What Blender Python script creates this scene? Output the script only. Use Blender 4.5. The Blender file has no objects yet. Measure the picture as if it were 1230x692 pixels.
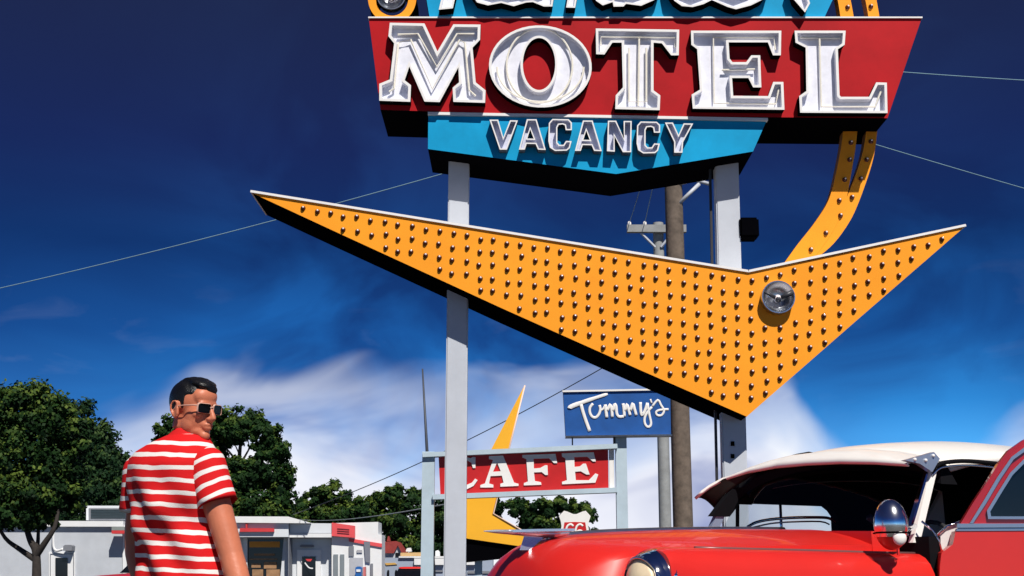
import bpy, bmesh, math, random
from math import sin, cos, tan, atan, atan2, radians as R, pi, sqrt
from mathutils import Vector as V, Matrix, noise
from mathutils.geometry import tessellate_polygon
random.seed(7)
S = bpy.context.scene
COL = S.collection
# ------------------------------------------------------------------ camera
TH = atan(349/1600); FOC = 1600; H0 = .9
cd = bpy.data.cameras.new('camera'); cam = bpy.data.objects.new('camera', cd); COL.objects.link(cam)
cd.sensor_width = 36; cd.lens = 36*FOC/1230; cd.clip_end = 6000; cd.clip_start = .05
cam.location = (0, 0, H0); cam.rotation_euler = (pi/2+TH, 0, 0); S.camera = cam
def ray(x, y):
    r = (x-615)/FOC; s = (346-y)/FOC
    return V((r, cos(TH)-s*sin(TH), sin(TH)+s*cos(TH)))
def at(x, y, Y):
    d = ray(x, y); return V((0, 0, H0)) + d*(Y/d.y)
# ------------------------------------------------------------------ materials
def srgb(r, g, b):
    f = lambda c: (c/255/12.92) if c/255 <= .04045 else ((c/255+.055)/1.055)**2.4
    return (f(r), f(g), f(b))
MC = {}
def mat(name, col, rough=.5, metal=0, coat=0, var=.08, scale=3, bump=0, bscale=40, spec=.5):
    if name in MC: return MC[name]
    m = bpy.data.materials.new(name); m.use_nodes = True; MC[name] = m
    nt = m.node_tree; b = nt.nodes['Principled BSDF']
    b.inputs['Roughness'].default_value = rough; b.inputs['Metallic'].default_value = metal
    b.inputs['Coat Weight'].default_value = coat; b.inputs['Coat Roughness'].default_value = .04
    b.inputs['Specular IOR Level'].default_value = spec
    tc = nt.nodes.new('ShaderNodeTexCoord')
    n = nt.nodes.new('ShaderNodeTexNoise'); n.inputs['Scale'].default_value = scale; n.inputs['Detail'].default_value = 6
    n.inputs['Roughness'].default_value = .65
    nt.links.new(tc.outputs['Object'], n.inputs['Vector'])
    r = nt.nodes.new('ShaderNodeValToRGB')
    r.color_ramp.elements[0].position = .3; r.color_ramp.elements[1].position = .7
    r.color_ramp.elements[0].color = tuple(c*(1-var) for c in col)+(1,)
    r.color_ramp.elements[1].color = tuple(min(1, c*(1+var*.6)) for c in col)+(1,)
    nt.links.new(n.outputs['Fac'], r.inputs['Fac']); nt.links.new(r.outputs['Color'], b.inputs['Base Color'])
    if bump:
        n2 = nt.nodes.new('ShaderNodeTexNoise'); n2.inputs['Scale'].default_value = bscale; n2.inputs['Detail'].default_value = 4
        nt.links.new(tc.outputs['Object'], n2.inputs['Vector'])
        bp = nt.nodes.new('ShaderNodeBump'); bp.inputs['Strength'].default_value = bump; bp.inputs['Distance'].default_value = .01
        nt.links.new(n2.outputs['Fac'], bp.inputs['Height']); nt.links.new(bp.outputs['Normal'], b.inputs['Normal'])
    return m
def glass_mat(name, tint=(.75, .8, .82), refl=.12, rough=.02):
    if name in MC: return MC[name]
    m = bpy.data.materials.new(name); m.use_nodes = True; MC[name] = m; nt = m.node_tree; nt.nodes.clear()
    o = nt.nodes.new('ShaderNodeOutputMaterial'); mx = nt.nodes.new('ShaderNodeMixShader')
    t = nt.nodes.new('ShaderNodeBsdfTransparent'); g = nt.nodes.new('ShaderNodeBsdfGlossy')
    t.inputs['Color'].default_value = (*tint, 1); g.inputs['Roughness'].default_value = rough
    fr = nt.nodes.new('ShaderNodeFresnel'); fr.inputs['IOR'].default_value = 1.45
    ad = nt.nodes.new('ShaderNodeMath'); ad.operation = 'MULTIPLY'; ad.inputs[1].default_value = refl*10; ad.use_clamp = True
    nt.links.new(fr.outputs['Fac'], ad.inputs[0]); nt.links.new(ad.outputs[0], mx.inputs['Fac'])
    nt.links.new(t.outputs[0], mx.inputs[1]); nt.links.new(g.outputs[0], mx.inputs[2]); nt.links.new(mx.outputs[0], o.inputs['Surface'])
    return m
RED = mat('sign_red', (.47, .007, .012), .5, var=.2, scale=1.5, spec=.12)
BLUE = mat('sign_blue', (.004, .34, .64), .5, var=.18, scale=2, spec=.12)
ORANGE = mat('sign_orange', (1.0, .355, .022), .55, var=.09, scale=1.2, spec=.12)
BLACK = mat('black_paint', (.002, .002, .003), 1, var=.1, spec=0)
WHITE = mat('white_enamel', (.86, .84, .82), .35, var=.05, scale=5)
TROUGH = mat('letter_trough', (.80, .81, .89), .3, var=.12, scale=9)
TROUGH2 = mat('letter_trough_grey', (.62, .64, .76), .35, var=.15, scale=14)
NEON = mat('neon_tube_glass', (.92, .87, .74), .12, coat=.6, var=.1, scale=12)
POST = mat('galvanised_paint', (.53, .56, .62), .45, metal=.0, var=.10, scale=2.5)
GLASS_GLINT = mat('bulb_glass_and_glint', (.95, .85, .85), .08, coat=1, var=.02)
SOCK = mat('bulb_socket', (.06, .006, .008), .3, var=.2)
CHROME = mat('chrome', (.85, .87, .9), .07, metal=1, var=.04)
STEEL = mat('brushed_steel', (.5, .53, .58), .28, metal=1, var=.2, scale=8)
CARRED = mat('car_red', (.66, .018, .012), .42, coat=.35, var=.06, scale=2)
CREAM = mat('cream_paint', (.88, .84, .80), .38, coat=.3, var=.04)
INTER = mat('dark_trim', (.006, .006, .008), .85, var=.2, spec=.1)
VINYL = mat('white_vinyl', (.8, .78, .76), .5, var=.08)
RUBBER = mat('rubber', (.02, .02, .02), .8)
VISORU = mat('visor_underside', (.012, .012, .010), .5, var=.3, spec=.2)
LENS = mat('headlight_lens', (.92, .74, .50), .35, coat=.3, var=.08, scale=30)
WOOD = mat('weathered_pole_wood', (.15, .115, .09), .85, var=.45, scale=6, bump=.5, bscale=20)
WIRE = mat('wire', (.25, .42, .50), .5)
DWIRE = mat('dark_wire', (.03, .04, .05), .5)
# ------------------------------------------------------------------ object helpers
def link(name, me, parent=None):
    o = bpy.data.objects.new(name, me); COL.objects.link(o)
    if parent is not None: o.parent = parent
    return o
def tag(o, label=None, cat=None, group=None, kind=None):
    if label: o['label'] = label
    if cat: o['category'] = cat
    if group: o['group'] = group
    if kind: o['kind'] = kind
    return o
def empty(name, loc, label, cat, group=None, rz=0):
    o = bpy.data.objects.new(name, None); COL.objects.link(o); o.location = loc; o.rotation_euler = (0, 0, rz)
    o.empty_display_size = .2
    return tag(o, label, cat, group)
def done(name, bm, mats, parent=None, smooth=False, angle=None, world=False, sub=0, rec=True):
    """bm in the parent's local space (or in world space when world=True)"""
    if rec: bmesh.ops.recalc_face_normals(bm, faces=bm.faces)
    me = bpy.data.meshes.new(name); bm.to_mesh(me); bm.free()
    for m in (mats if isinstance(mats, (list, tuple)) else [mats]): me.materials.append(m)
    for p in me.polygons: p.use_smooth = smooth
    o = link(name, me, parent)
    if world and parent is not None:
        p = parent; M = Matrix.Identity(4); ch = []
        while p is not None: ch.append(p.matrix_basis); p = p.parent
        for b in reversed(ch): M = M @ b
        me.transform(M.inverted())
    if smooth and angle:
        md = o.modifiers.new('split', 'EDGE_SPLIT'); md.split_angle = R(angle)
    if sub:
        md = o.modifiers.new('sub', 'SUBSURF'); md.levels = md.render_levels = sub
    return o
def box(bm, a, b, mi=0, M=None):
    vs = [bm.verts.new((M @ V(c)) if M else c) for c in
          [(a[0], a[1], a[2]), (b[0], a[1], a[2]), (b[0], b[1], a[2]), (a[0], b[1], a[2]), (a[0], a[1], b[2]), (b[0], a[1], b[2]), (b[0], b[1], b[2]), (a[0], b[1], b[2])]]
    for f in [(0, 3, 2, 1), (4, 5, 6, 7), (0, 1, 5, 4), (1, 2, 6, 5), (2, 3, 7, 6), (3, 0, 4, 7)]:
        bm.faces.new([vs[i] for i in f]).material_index = mi
def loft(bm, rings, mi=0, cap=True, closed=True):
    rv = [[bm.verts.new(p) for p in r] for r in rings]
    n = len(rv[0])
    for a, b in zip(rv, rv[1:]):
        for i in range(n if closed else n-1):
            j = (i+1) % n
            bm.faces.new((a[i], a[j], b[j], b[i])).material_index = mi
    if cap and closed:
        bm.faces.new(list(reversed(rv[0]))).material_index = mi; bm.faces.new(rv[-1]).material_index = mi
    return rv
def tube(bm, pts, rad, n=8, mi=0, squash=None):
    """round tube along pts; squash=(axis vector, factor) flattens it"""
    pts = [V(p) for p in pts]; k = len(pts)
    if not isinstance(rad, (list, tuple)): rad = [rad]*k
    rings = []; up = None
    for i, p in enumerate(pts):
        t = ((pts[min(i+1, k-1)]-pts[max(i-1, 0)])).normalized()
        if up is None:
            up = V((0, 0, 1)) if abs(t.z) < .9 else V((0, 1, 0))
        up = (up - t*up.dot(t))
        if up.length < 1e-4: up = t.orthogonal()
        up.normalize(); s = t.cross(up)
        ring = []
        for j in range(n):
            a = 2*pi*j/n; o = (up*cos(a)+s*sin(a))*rad[i]
            if squash: ax, f = squash; o = o - ax*(o.dot(ax))*(1-f)
            ring.append(p+o)
        rings.append(ring)
    loft(bm, rings, mi)
def ball(bm, c, r, seg=16, rings=10, mi=0, M=None):
    if not isinstance(r, (list, tuple)): r = (r, r, r)
    T = Matrix.Translation(c)
    if M is not None: T = T @ M
    ret = bmesh.ops.create_uvsphere(bm, u_segments=seg, v_segments=rings, radius=1, matrix=T @ Matrix.Diagonal((*r, 1)))
    for v in ret['verts']:
        for f in v.link_faces: f.material_index = mi
    return ret['verts']
def smoothpts(pts, k=6):
    """Catmull-Rom resample"""
    P = [V(p) for p in pts]; out = []
    for i in range(len(P)-1):
        a = P[max(i-1, 0)]; b = P[i]; c = P[i+1]; d = P[min(i+2, len(P)-1)]
        for j in range(k):
            t = j/k
            out.append(.5*((2*b)+(c-a)*t+(2*a-5*b+4*c-d)*t*t+(3*b-a-3*c+d)*t**3))
    out.append(P[-1]); return out
def area(p): return .5*sum(p[i][0]*p[(i+1) % len(p)][1]-p[(i+1) % len(p)][0]*p[i][1] for i in range(len(p)))
def inset(p, d):
    """CCW outer loops shrink, CW holes grow"""
    n = len(p); out = []
    for i in range(n):
        a, b, c = V(p[i-1]), V(p[i]), V(p[(i+1) % n])
        e1 = (b-a).normalized(); e2 = (c-b).normalized()
        n1 = V((-e1.y, e1.x)); n2 = V((-e2.y, e2.x)); m = n1+n2
        if m.length < 1e-3: m = n1
        m.normalize(); k = max(.45, m.dot(n1)); out.append(b+m*(d/k))
    return out
def orient(loops):
    o = []
    for i, l in enumerate(loops):
        l = [V((q[0], q[1])) for q in l]
        if (area(l) > 0) != (i == 0): l.reverse()
        o.append(l)
    return o
def fill(bm, loops, y, mi, flip=False):
    pts = [V((q[0], q[1], 0)) for l in loops for q in l]
    tr = tessellate_polygon([[V((q[0], q[1], 0)) for q in l] for l in loops])
    vs = [bm.verts.new((q.x, y, q.y)) for q in pts]
    for t in tr:
        try: bm.faces.new([vs[i] for i in t]).material_index = mi
        except ValueError: pass
def wall(bm, la, ya, lb, yb, mi):
    n = len(la)
    a = [bm.verts.new((q[0], ya, q[1])) for q in la]; b = [bm.verts.new((q[0], yb, q[1])) for q in lb]
    for i in range(n): bm.faces.new((a[i], a[(i+1) % n], b[(i+1) % n], b[i])).material_index = mi
def px2(pts, Y, org=(0, 0), s=1):
    return [((lambda w: (w.x, w.z))(at(org[0]+p[0]/s, org[1]+p[1]/s, Y))) for p in pts]
def slab(bm, loops, Y0, Y1, mf=0, ms=1, mb=None):
    """flat cabinet: front face at Y0, back at Y1, loops of (x,z)"""
    L = orient(loops)
    fill(bm, L, Y0, mf); fill(bm, L, Y1, ms if mb is None else mb)
    for l in L: wall(bm, l, Y0, l, Y1, ms)
    bmesh.ops.remove_doubles(bm, verts=bm.verts, dist=1e-5)
def channel(name, loops, Yf, Yb, rim, deep, mats, parent, tubes=None):
    """open channel letter: rim ring, recessed floor, black returns. mats: rim, floor, return, neon"""
    bm = bmesh.new(); L = orient(loops); I = [inset(l, rim) for l in L]
    for l, i in zip(L, I):
        wall(bm, l, Yf, i, Yf, 0); wall(bm, i, Yf, i, Yf+deep, 1); wall(bm, l, Yf, l, Yb, 2)
    fill(bm, I, Yf+deep, 1)
    bmesh.ops.remove_doubles(bm, verts=bm.verts, dist=1e-5)
    bmesh.ops.recalc_face_normals(bm, faces=bm.faces)
    for t in (tubes or []): tube(bm, t, .011, 8, 3)
    return done(name, bm, mats, parent, world=True, rec=False)
# ------------------------------------------------------------------ world
SUN_AZ, SUN_EL = 20, 50      # degrees right of straight behind the camera, and up
w = bpy.data.worlds.new('World'); S.world = w; w.use_nodes = True
nt = w.node_tree; nt.nodes.clear(); N = nt.nodes.new; LK = nt.links.new
def math_(op, a, b=None, clamp=False):
    m = N('ShaderNodeMath'); m.operation = op; m.use_clamp = clamp
    for i, q in enumerate((a, b)):
        if q is None: continue
        if isinstance(q, (int, float)): m.inputs[i].default_value = q
        else: LK(q, m.inputs[i])
    return m.outputs[0]
def ramp(fac, stops, interp='LINEAR'):
    r = N('ShaderNodeValToRGB'); r.color_ramp.interpolation = interp
    while len(r.color_ramp.elements) < len(stops): r.color_ramp.elements.new(.5)
    for e, (p, c) in zip(r.color_ramp.elements, stops):
        e.position = p; e.color = (*c, 1) if isinstance(c, tuple) else (c, c, c, 1)
    LK(fac, r.inputs['Fac']); return r.outputs['Color']
def mix(f, a, b, mode='MIX'):
    m = N('ShaderNodeMix'); m.data_type = 'RGBA'; m.blend_type = mode
    for k, q in ((0, f), (6, a), (7, b)):
        if isinstance(q, (int, float)): m.inputs[k].default_value = q
        elif isinstance(q, tuple): m.inputs[k].default_value = (*q, 1)
        else: LK(q, m.inputs[k])
    return m.outputs[2]
tc = N('ShaderNodeTexCoord'); nrm = N('ShaderNodeVectorMath'); nrm.operation = 'NORMALIZE'; LK(tc.outputs['Generated'], nrm.inputs[0])
sx = N('ShaderNodeSeparateXYZ'); LK(nrm.outputs[0], sx.inputs[0])
sky = N('ShaderNodeTexSky'); sky.sky_type = 'NISHITA'; sky.sun_disc = False
sky.sun_elevation = R(SUN_EL); sky.sun_rotation = R(180-SUN_AZ); sky.altitude = 3000; sky.air_density = 1.0; sky.dust_density = .1; sky.ozone_density = 6
elev = sx.outputs['Z']
az = math_('ARCTAN2', sx.outputs['X'], sx.outputs['Y'])             # 0 straight ahead, + to the right
azf = math_('ADD', math_('MULTIPLY', az, 1/(2*.42)), .5)            # 0..1 across +-24 degrees
def nz(scale, detail, stretch=(1, 1, 1), rough=.55, off=(0, 0, 0), dist=0):
    mp = N('ShaderNodeMapping'); mp.inputs['Scale'].default_value = stretch; mp.inputs['Location'].default_value = off
    LK(nrm.outputs[0], mp.inputs['Vector'])
    n = N('ShaderNodeTexNoise'); n.inputs['Scale'].default_value = scale; n.inputs['Detail'].default_value = detail
    n.inputs['Roughness'].default_value = rough; n.inputs['Distortion'].default_value = dist
    LK(mp.outputs[0], n.inputs['Vector']); return n.outputs['Fac']
# polariser-dark blue over the Nishita sky, deeper upwards; thin brighter veils in it
tint = ramp(elev, SKYT := [(0, (.60, .80, 1.0)), (.08, (.24, .50, .78)), (.125, (.09, .31, .56)), (.175, (.045, .165, .36)), (.24, (.042, .115, .26)), (.31, (.09, .105, .24)), (.42, (.17, .14, .22)), (1, (.2, .2, .34))])
nish = mix(1.0, sky.outputs['Color'], tint, 'MULTIPLY')
veil = ramp(nz(4.5, 5, (1, .6, 1.7), .5, (.3, .1, 0), 1.6), [(.40, 0.0), (.66, 1.0)])
lowmid = ramp(elev, [(.06, .8), (.2, 1.0), (.30, .45), (.45, .08)])
azv = ramp(azf, [(0, .10), (.15, .3), (.3, 1.0), (.45, 1.0), (.6, .45), (.75, .5), (.88, .8), (1, .4)], 'EASE')
veilm = mix(1.0, mix(1.0, veil, lowmid, 'MULTIPLY'), azv, 'MULTIPLY')
base = mix(veilm, nish, mix(1.0, nish, (1.6, 2.3, 1.9), 'MULTIPLY'))
# cloud bank: its upper edge (in units of sin elevation) as a function of azimuth
edge = ramp(azf, [(0, .0), (.04, .06), (.10, .07), (.17, .10), (.24, .130), (.33, .128), (.42, .120), (.50, .115), (.58, .125), (.68, .140), (.735, .135), (.78, .075), (.83, .045), (.88, .06), (.94, .09), (.97, .07), (1, 0.0)], 'EASE')
bigish = nz(7, 3.5, (1, 1, 1.5), .5, (0, .2, .4), .8)
soft = math_('MULTIPLY', math_('SUBTRACT', bigish, .5), .13)
cl = math_('MULTIPLY', math_('SUBTRACT', math_('ADD', edge, soft), elev), 11, False)
clm = ramp(math_('ADD', cl, .35, True), [(0, 0.0), (.5, .5), (1, 1.0)], 'EASE')
wisp = ramp(nz(14, 5, (1, 1, 2.6), .5, (2, 0, 1), .8), [(.6, 0.0), (.9, .05)])
wband = ramp(elev, [(.10, 0.0), (.15, 1.0), (.18, 1.0), (.23, 0.0)])
clm2 = mix(1.0, clm, mix(1.0, wisp, wband, 'MULTIPLY'), 'ADD')
cshade = ramp(nz(6, 4, (1, 1, 2.0), .5, (1, 3, 0), .6), [(.3, srgb(150, 160, 198)), (.46, srgb(222, 225, 238)), (.62, srgb(246, 246, 249))])
cscale = 1.0/.1
ccol = mix(1.0, cshade, (cscale, cscale, cscale), 'MULTIPLY')
out = mix(clm2, base, ccol)
# below the horizon the world is plain dull ground colour
bg = N('ShaderNodeBackground'); bg.inputs['Strength'].default_value = .1; LK(out, bg.inputs['Color'])
wo = N('ShaderNodeOutputWorld'); LK(bg.outputs[0], wo.inputs['Surface'])
sd = bpy.data.lights.new('sun', 'SUN'); sd.energy = 4.6; sd.angle = R(.5); sd.color = (1, .95, .87)
so = bpy.data.objects.new('sun', sd); COL.objects.link(so)
sdir = V((-sin(R(SUN_AZ))*cos(R(SUN_EL)), cos(R(SUN_AZ))*cos(R(SUN_EL)), -sin(R(SUN_EL))))
so.rotation_euler = sdir.to_track_quat('-Z', 'Y').to_euler()
S.view_settings.view_transform = 'Standard'; S.view_settings.look = 'None'; S.view_settings.gamma = 1; S.view_settings.exposure = .15
# ------------------------------------------------------------------ ground
bm = bmesh.new(); bmesh.ops.create_grid(bm, x_segments=40, y_segments=40, size=3000)
tag(done('ground', bm, mat('dusty_asphalt', (.06, .058, .055), .9, var=.3, scale=.4, bump=.4, bscale=60)), kind='structure')
bm = bmesh.new(); box(bm, (-200, 30, -.2), (200, 44, .004)); tag(done('road', bm, mat('road_asphalt', (.05, .05, .052), .9, var=.25, scale=1)), kind='structure')
# ------------------------------------------------------------------ MOTEL SIGN
YS = 13.0; YB = 13.85; YM = 13.42
sign = empty('motel_sign', (0.2, YM, 0), 'tall roadside motel sign with red, blue and orange arrow panels on two pale posts', 'motel sign')
def rim_line(bm, pts, Y, r, mi=0):
    P = [at(x, y, Y) for x, y in pts]
    for a, b in zip(P, P[1:]):
        d = (b-a).normalized(); up = V((-d.z, 0, d.x))
        if up.z < 0: up = -up
        ring = lambda p: [p+up*0-V((0, .02, 0)), p+up*r-V((0, .02, 0)), p+up*r+V((0, .85, 0)), p+V((0, .85, 0))]
        loft(bm, [ring(a), ring(b)], mi)
# red MOTEL panel
bm = bmesh.new(); slab(bm, [px2([(443, 22), (1107, 22), (1066, 142), (700, 139), (457, 132)], YS)], YS, YB)
redp = done('red_panel', bm, [RED, BLACK], sign, world=True)
bm = bmesh.new(); rim_line(bm, [(442.5, 22.6), (1107.5, 22.6)], YS, .016); done('panel_edge', bm, WHITE, redp, world=True)
# blue panels
bm = bmesh.new(); slab(bm, [px2([(514.5, 136.5), (921, 144.5), (904.5, 182), (740, 209), (514, 179)], YS+.02)], YS+.02, YB-.02)
vacp = done('blue_lower_panel', bm, [BLUE, BLACK], sign, world=True)
bm = bmesh.new()
a = at(514, 136.3, YS); b = at(922, 143.6, YS)
loft(bm, [[p+V((0, -.015, -.017)), p+V((0, -.015, .012)), p+V((0, .05, .012)), p+V((0, .05, -.017))] for p in (a, b)])
done('panel_edge', bm, WHITE, vacp, world=True)
bm = bmesh.new(); slab(bm, [px2([(516, 21.5), (990, 21.5), (1000, 0), (1030, -75), (500, -75)], YS+.03)], YS+.03, YB-.03)
topp = done('blue_upper_panel', bm, [BLUE, BLACK], sign, world=True)
# MOTEL letters
LM = [WHITE, TROUGH, BLACK, NEON]; K = 5.764; YL = YS-.115; DP = .085
def ell(cx, cy, rx, ry, n=48, tilt=0):
    return [(cx+rx*cos(2*pi*i/n)*cos(tilt)-ry*sin(2*pi*i/n)*sin(tilt), cy+ry*sin(2*pi*i/n)*cos(tilt)+rx*cos(2*pi*i/n)*sin(tilt)) for i in range(n)]
def ntube(pts, org, close=False, n=6, s=K, Y=YL+.045):
    P = [at(org[0]+p[0]/s, org[1]+p[1]/s, Y) for p in pts]
    return P
MO = (450, 20)
channel('channel_letter', [px2([(105, 42), (345, 47), (435, 240), (545, 53), (733, 55), (730, 160), (678, 215), (700, 455), (768, 510), (765, 597), (545, 590), (540, 492), (585, 455), (580, 350), (450, 592), (345, 588), (240, 345), (208, 440), (252, 475), (247, 590), (32, 582), (32, 465), (105, 435), (135, 185), (95, 135)], YL, MO, K)],
        YL, YS, .028, DP, LM, redp,
        [ntube([(100, 520), (135, 500), (165, 180), (250, 160), (400, 500), (590, 160), (625, 180), (655, 510), (700, 550)], MO),
         ntube([(160, 125), (300, 120), (432, 350), (570, 120), (690, 120)], MO)])
OO = (580, 20)
channel('channel_letter', [px2(ell(398, 345, 356, 284, tilt=.05), YL, OO, K), px2(ell(389, 328, 112, 180), YL, OO, K)], YL, YS, .026, DP, LM, redp,
        [ntube(ell(392, 340, 228, 258)+[ell(392, 340, 228, 258)[0]], OO), ntube(ell(398, 350, 300, 240)[:25], OO)])
TO = (700, 20)
channel('channel_letter', [px2([(90, 82), (668, 90), (665, 268), (612, 268), (548, 185), (490, 180), (490, 510), (537, 545), (533, 648), (225, 640), (228, 545), (278, 490), (270, 180), (205, 180), (150, 262), (93, 260)], YL, TO, K)],
        YL, YS, .026, DP, LM, redp, [ntube([(125, 200), (125, 140), (640, 145), (640, 215)], TO), ntube([(390, 155), (385, 620)], TO), ntube([(440, 220), (440, 590), (320, 590), (320, 220)], TO)])
EO = (820, 20)
channel('channel_letter', [px2([(57, 97), (683, 97), (680, 268), (625, 268), (590, 178), (318, 178), (325, 290), (345, 315), (440, 315), (475, 268), (537, 268), (545, 490), (488, 490), (455, 425), (342, 425), (350, 548), (592, 550), (627, 452), (697, 452), (705, 645), (70, 637), (62, 540), (120, 505), (100, 225), (60, 195)], YL, EO, K)],
        YL, YS, .026, DP, LM, redp, [ntube([(640, 230), (630, 145), (212, 145), (218, 600), (645, 605), (665, 500)], EO), ntube([(270, 370), (500, 365)], EO)])
LO = (940, 20)
channel('channel_letter', [px2([(83, 97), (437, 97), (430, 195), (383, 225), (395, 545), (405, 555), (600, 555), (648, 455), (722, 457), (727, 668), (122, 665), (115, 550), (165, 515), (160, 215), (90, 180)], YL, LO, K)],
        YL, YS, .026, DP, LM, redp, [ntube([(255, 145), (268, 625), (640, 625), (680, 520)], LO), ntube([(120, 145), (400, 150)], LO)])
# VACANCY letters
LV = [WHITE, TROUGH2, mat('letter_return_grey', (.06, .075, .10), .5), NEON]; KV = 8.138; YV = YS-.09
def vl(loops, org, dx=0, dy=0):
    channel('channel_letter', [px2([(p[0]+dx, p[1]+dy) for p in l], YV, org, KV) for l in loops], YV, YS+.02, .013, .085, LV, vacp)
VO = (580, 130); NO = (710, 130)
vl([[(65, 112), (150, 112), (200, 285), (265, 118), (342, 120), (235, 405), (165, 405)]], VO)
Ash = [[(430, 108), (525, 108), (615, 408), (540, 405), (515, 350), (428, 348), (410, 405), (352, 405)], [(463, 205), (497, 298), (435, 296)]]
Csh = [[(680, 105), (838, 108), (870, 140), (870, 215), (810, 215), (802, 168), (780, 158), (742, 162), (728, 190), (728, 335), (748, 358), (788, 358), (812, 320), (868, 322), (850, 390), (820, 415), (705, 418), (655, 385), (640, 320), (645, 145)]]
vl(Ash, VO); vl(Csh, VO); vl(Ash, VO, 67.3*KV, 1.5*KV); vl(Csh, VO, 106*KV, 3*KV)
vl([[(165, 122), (245, 122), (322, 300), (318, 125), (397, 125), (392, 430), (310, 430), (228, 270), (232, 425), (155, 420)]], NO)
vl([[(722, 140), (800, 140), (855, 260), (905, 148), (998, 150), (900, 330), (893, 435), (812, 435), (812, 330)]], NO)
# lower ends of the script letters on the upper blue panel
for P in ([(527, 11.7), (544, 10), (552, -26), (536, -26)],
          [(561, -26), (566, -8), (573, 3), (586, 6.5), (602, 3.5), (617, 7.5), (632, 3), (640, 2.5), (653, 7.8), (663.6, 7.8), (668, -26), (655, -26), (652, -12), (640, -8), (625, -12), (600, -8), (580, -14), (576, -26)],
          [(686, -26), (680, 9), (691, 9.4), (697, -26)],
          [(708, -26), (711, -8), (716, 1), (724, 6.5), (736, 2.5), (737, 8), (749, 7.8), (752, 4.6), (770, 7), (786, 0), (793, -12), (796, -26), (780, -26), (775, -14), (760, -9), (738, -12), (728, -14), (722, -26)],
          [(800, -26), (803, -10), (810, 1), (819, 7.3), (832, 8.5), (845, 5), (855, 0), (874, 8.4), (884, 11.2), (902, 6.5), (915, 0), (924, -12), (928, -26), (908, -26), (900, -12), (884, -6), (868, -12), (858, -17), (845, -12), (832, -7), (820, -12), (815, -26)],
          [(948, -20), (954, 0), (967, 15), (973, 4), (966, -20)]):
    channel('channel_letter', [px2(P, YL)], YL, YS+.03, .02, .06, [WHITE, TROUGH, BLACK, NEON], topp)
# arrow
ARP = [(303, 232), (600, 279.5), (899, 327.5), (978, 312), (1158, 273), (1030, 384), (897, 500.5), (770, 445), (600, 369), (535, 339), (400, 277)]
bm = bmesh.new(); slab(bm, [px2(ARP, YS)], YS, YB)
arrow = done('arrow_panel', bm, [ORANGE, BLACK], sign, world=True)
bm = bmesh.new(); rim_line(bm, [(301, 231.6), (899, 327.6), (1160, 272.4)], YS, .024); done('panel_edge', bm, WHITE, arrow, world=True)
def ytop(x): return 232+(x-303)*.1602 if x < 899 else 327.5-(x-899)*.2104
def ybot(x):
    L = [(303, 232), (400, 277), (535, 339), (600, 369), (770, 445), (897, 500.5), (1158, 273)]
    for (a, b), (c, d) in zip(L, L[1:]):
        if a <= x <= c: return b+(d-b)*(x-a)/(c-a)
    return 0
def mk_bulb():
    bm = bmesh.new()
    for i, (y, r) in enumerate([(0, .033), (-.012, .033), (-.028, .026)]): pass
    rings = [[V((r*cos(2*pi*k/12), y, r*sin(2*pi*k/12))) for k in range(12)] for y, r in [(0, .026), (-.005, .026), (-.010, .021), (-.011, .010)]]
    loft(bm, rings, 0); ball(bm, (0, -.012, 0), .0215, 12, 8, 0); ball(bm, (.003, -.027, .006), .0115, 10, 6, 1)  # small white front ball is the bulb's highlight, modelled as a pale dot
    return bm
bb = mk_bulb(); bme = bpy.data.meshes.new('bulb'); bmesh.ops.recalc_face_normals(bb, faces=bb.faces); bb.to_mesh(bme); bb.free()
bme.materials.append(SOCK); bme.materials.append(GLASS_GLINT)
for p in bme.polygons: p.use_smooth = True
spots = []
x = 332; c = 0
while x < 1140:
    t, b = ytop(x)+9.5, ybot(x)-6
    y = t + (1.5 if c % 2 else 0)
    while y < b:
        q = (x+random.uniform(-1.5, 1.5), y+random.uniform(-1.3, 1.3))
        if (q[0]-933)**2+(q[1]-359)**2 > 27**2: spots.append(q)
        y += 15.6
    x += 16.3 if x < 900 else 17.6; c += 1
inv = arrow.matrix_basis
def put_bulb(p, parent, off):
    o = link('bulb', bme, parent); o.location = V(p)-off; return o
signloc = V(sign.location)
spots.sort(key=lambda q: -q[1])
for q in spots[:86]: put_bulb(at(q[0], q[1], YS), arrow, signloc)
bm = bmesh.new()
for q in spots[86:]:
    bm2 = mk_bulb(); bmesh.ops.translate(bm2, verts=bm2.verts, vec=at(q[0], q[1], YS)); me = bpy.data.meshes.new('t'); bm2.to_mesh(me); bm2.free(); bm.from_mesh(me); bpy.data.meshes.remove(me)
o = done('bulb_rows', bm, [SOCK, GLASS_GLINT], arrow, smooth=True, world=True); tag(o, kind='stuff')
def reflector(px, py, r, Y, parent):
    c = at(px, py, Y); bm = bmesh.new(); n = 28
    prof = [(1.0, .0), (1.0, -.03), (.93, -.03), (.8, .02), (.5, .05), (.2, .055)]
    rings = [[c+V((r*k*cos(2*pi*i/n), dy-.006, r*k*sin(2*pi*i/n))) for i in range(n)] for k, dy in prof]
    # keep the dish in front of the panel
    rings = [[p-V((0, .06, 0)) for p in rg] for rg in rings]
    rings[0] = [p+V((0, .06, 0)) for p in rings[0]]
    loft(bm, rings, 0)
    d = done('reflector_dish', bm, STEEL, parent, smooth=True, angle=40, world=True)
    bm = bmesh.new(); ball(bm, c+V((0, -.05, -.01)), .042, 14, 10, 1)
    tube(bm, [c+V((-r*.9, -.085, r*.35)), c+V((-.03, -.07, .0))], [.012, .02], 8, 0); tube(bm, [c+V((r*.9, -.085, r*.3)), c+V((.03, -.07, .0))], [.03, .02], 8, 0)
    tube(bm, [c+V((0, -.085, -r*.2)), c+V((0, -.05, 0))], .03, 10, 0)
    done('spot_lamp', bm, [mat('lamp_dark', (.05, .05, .06), .4), GLASS_GLINT], d, smooth=True, world=True)
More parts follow.
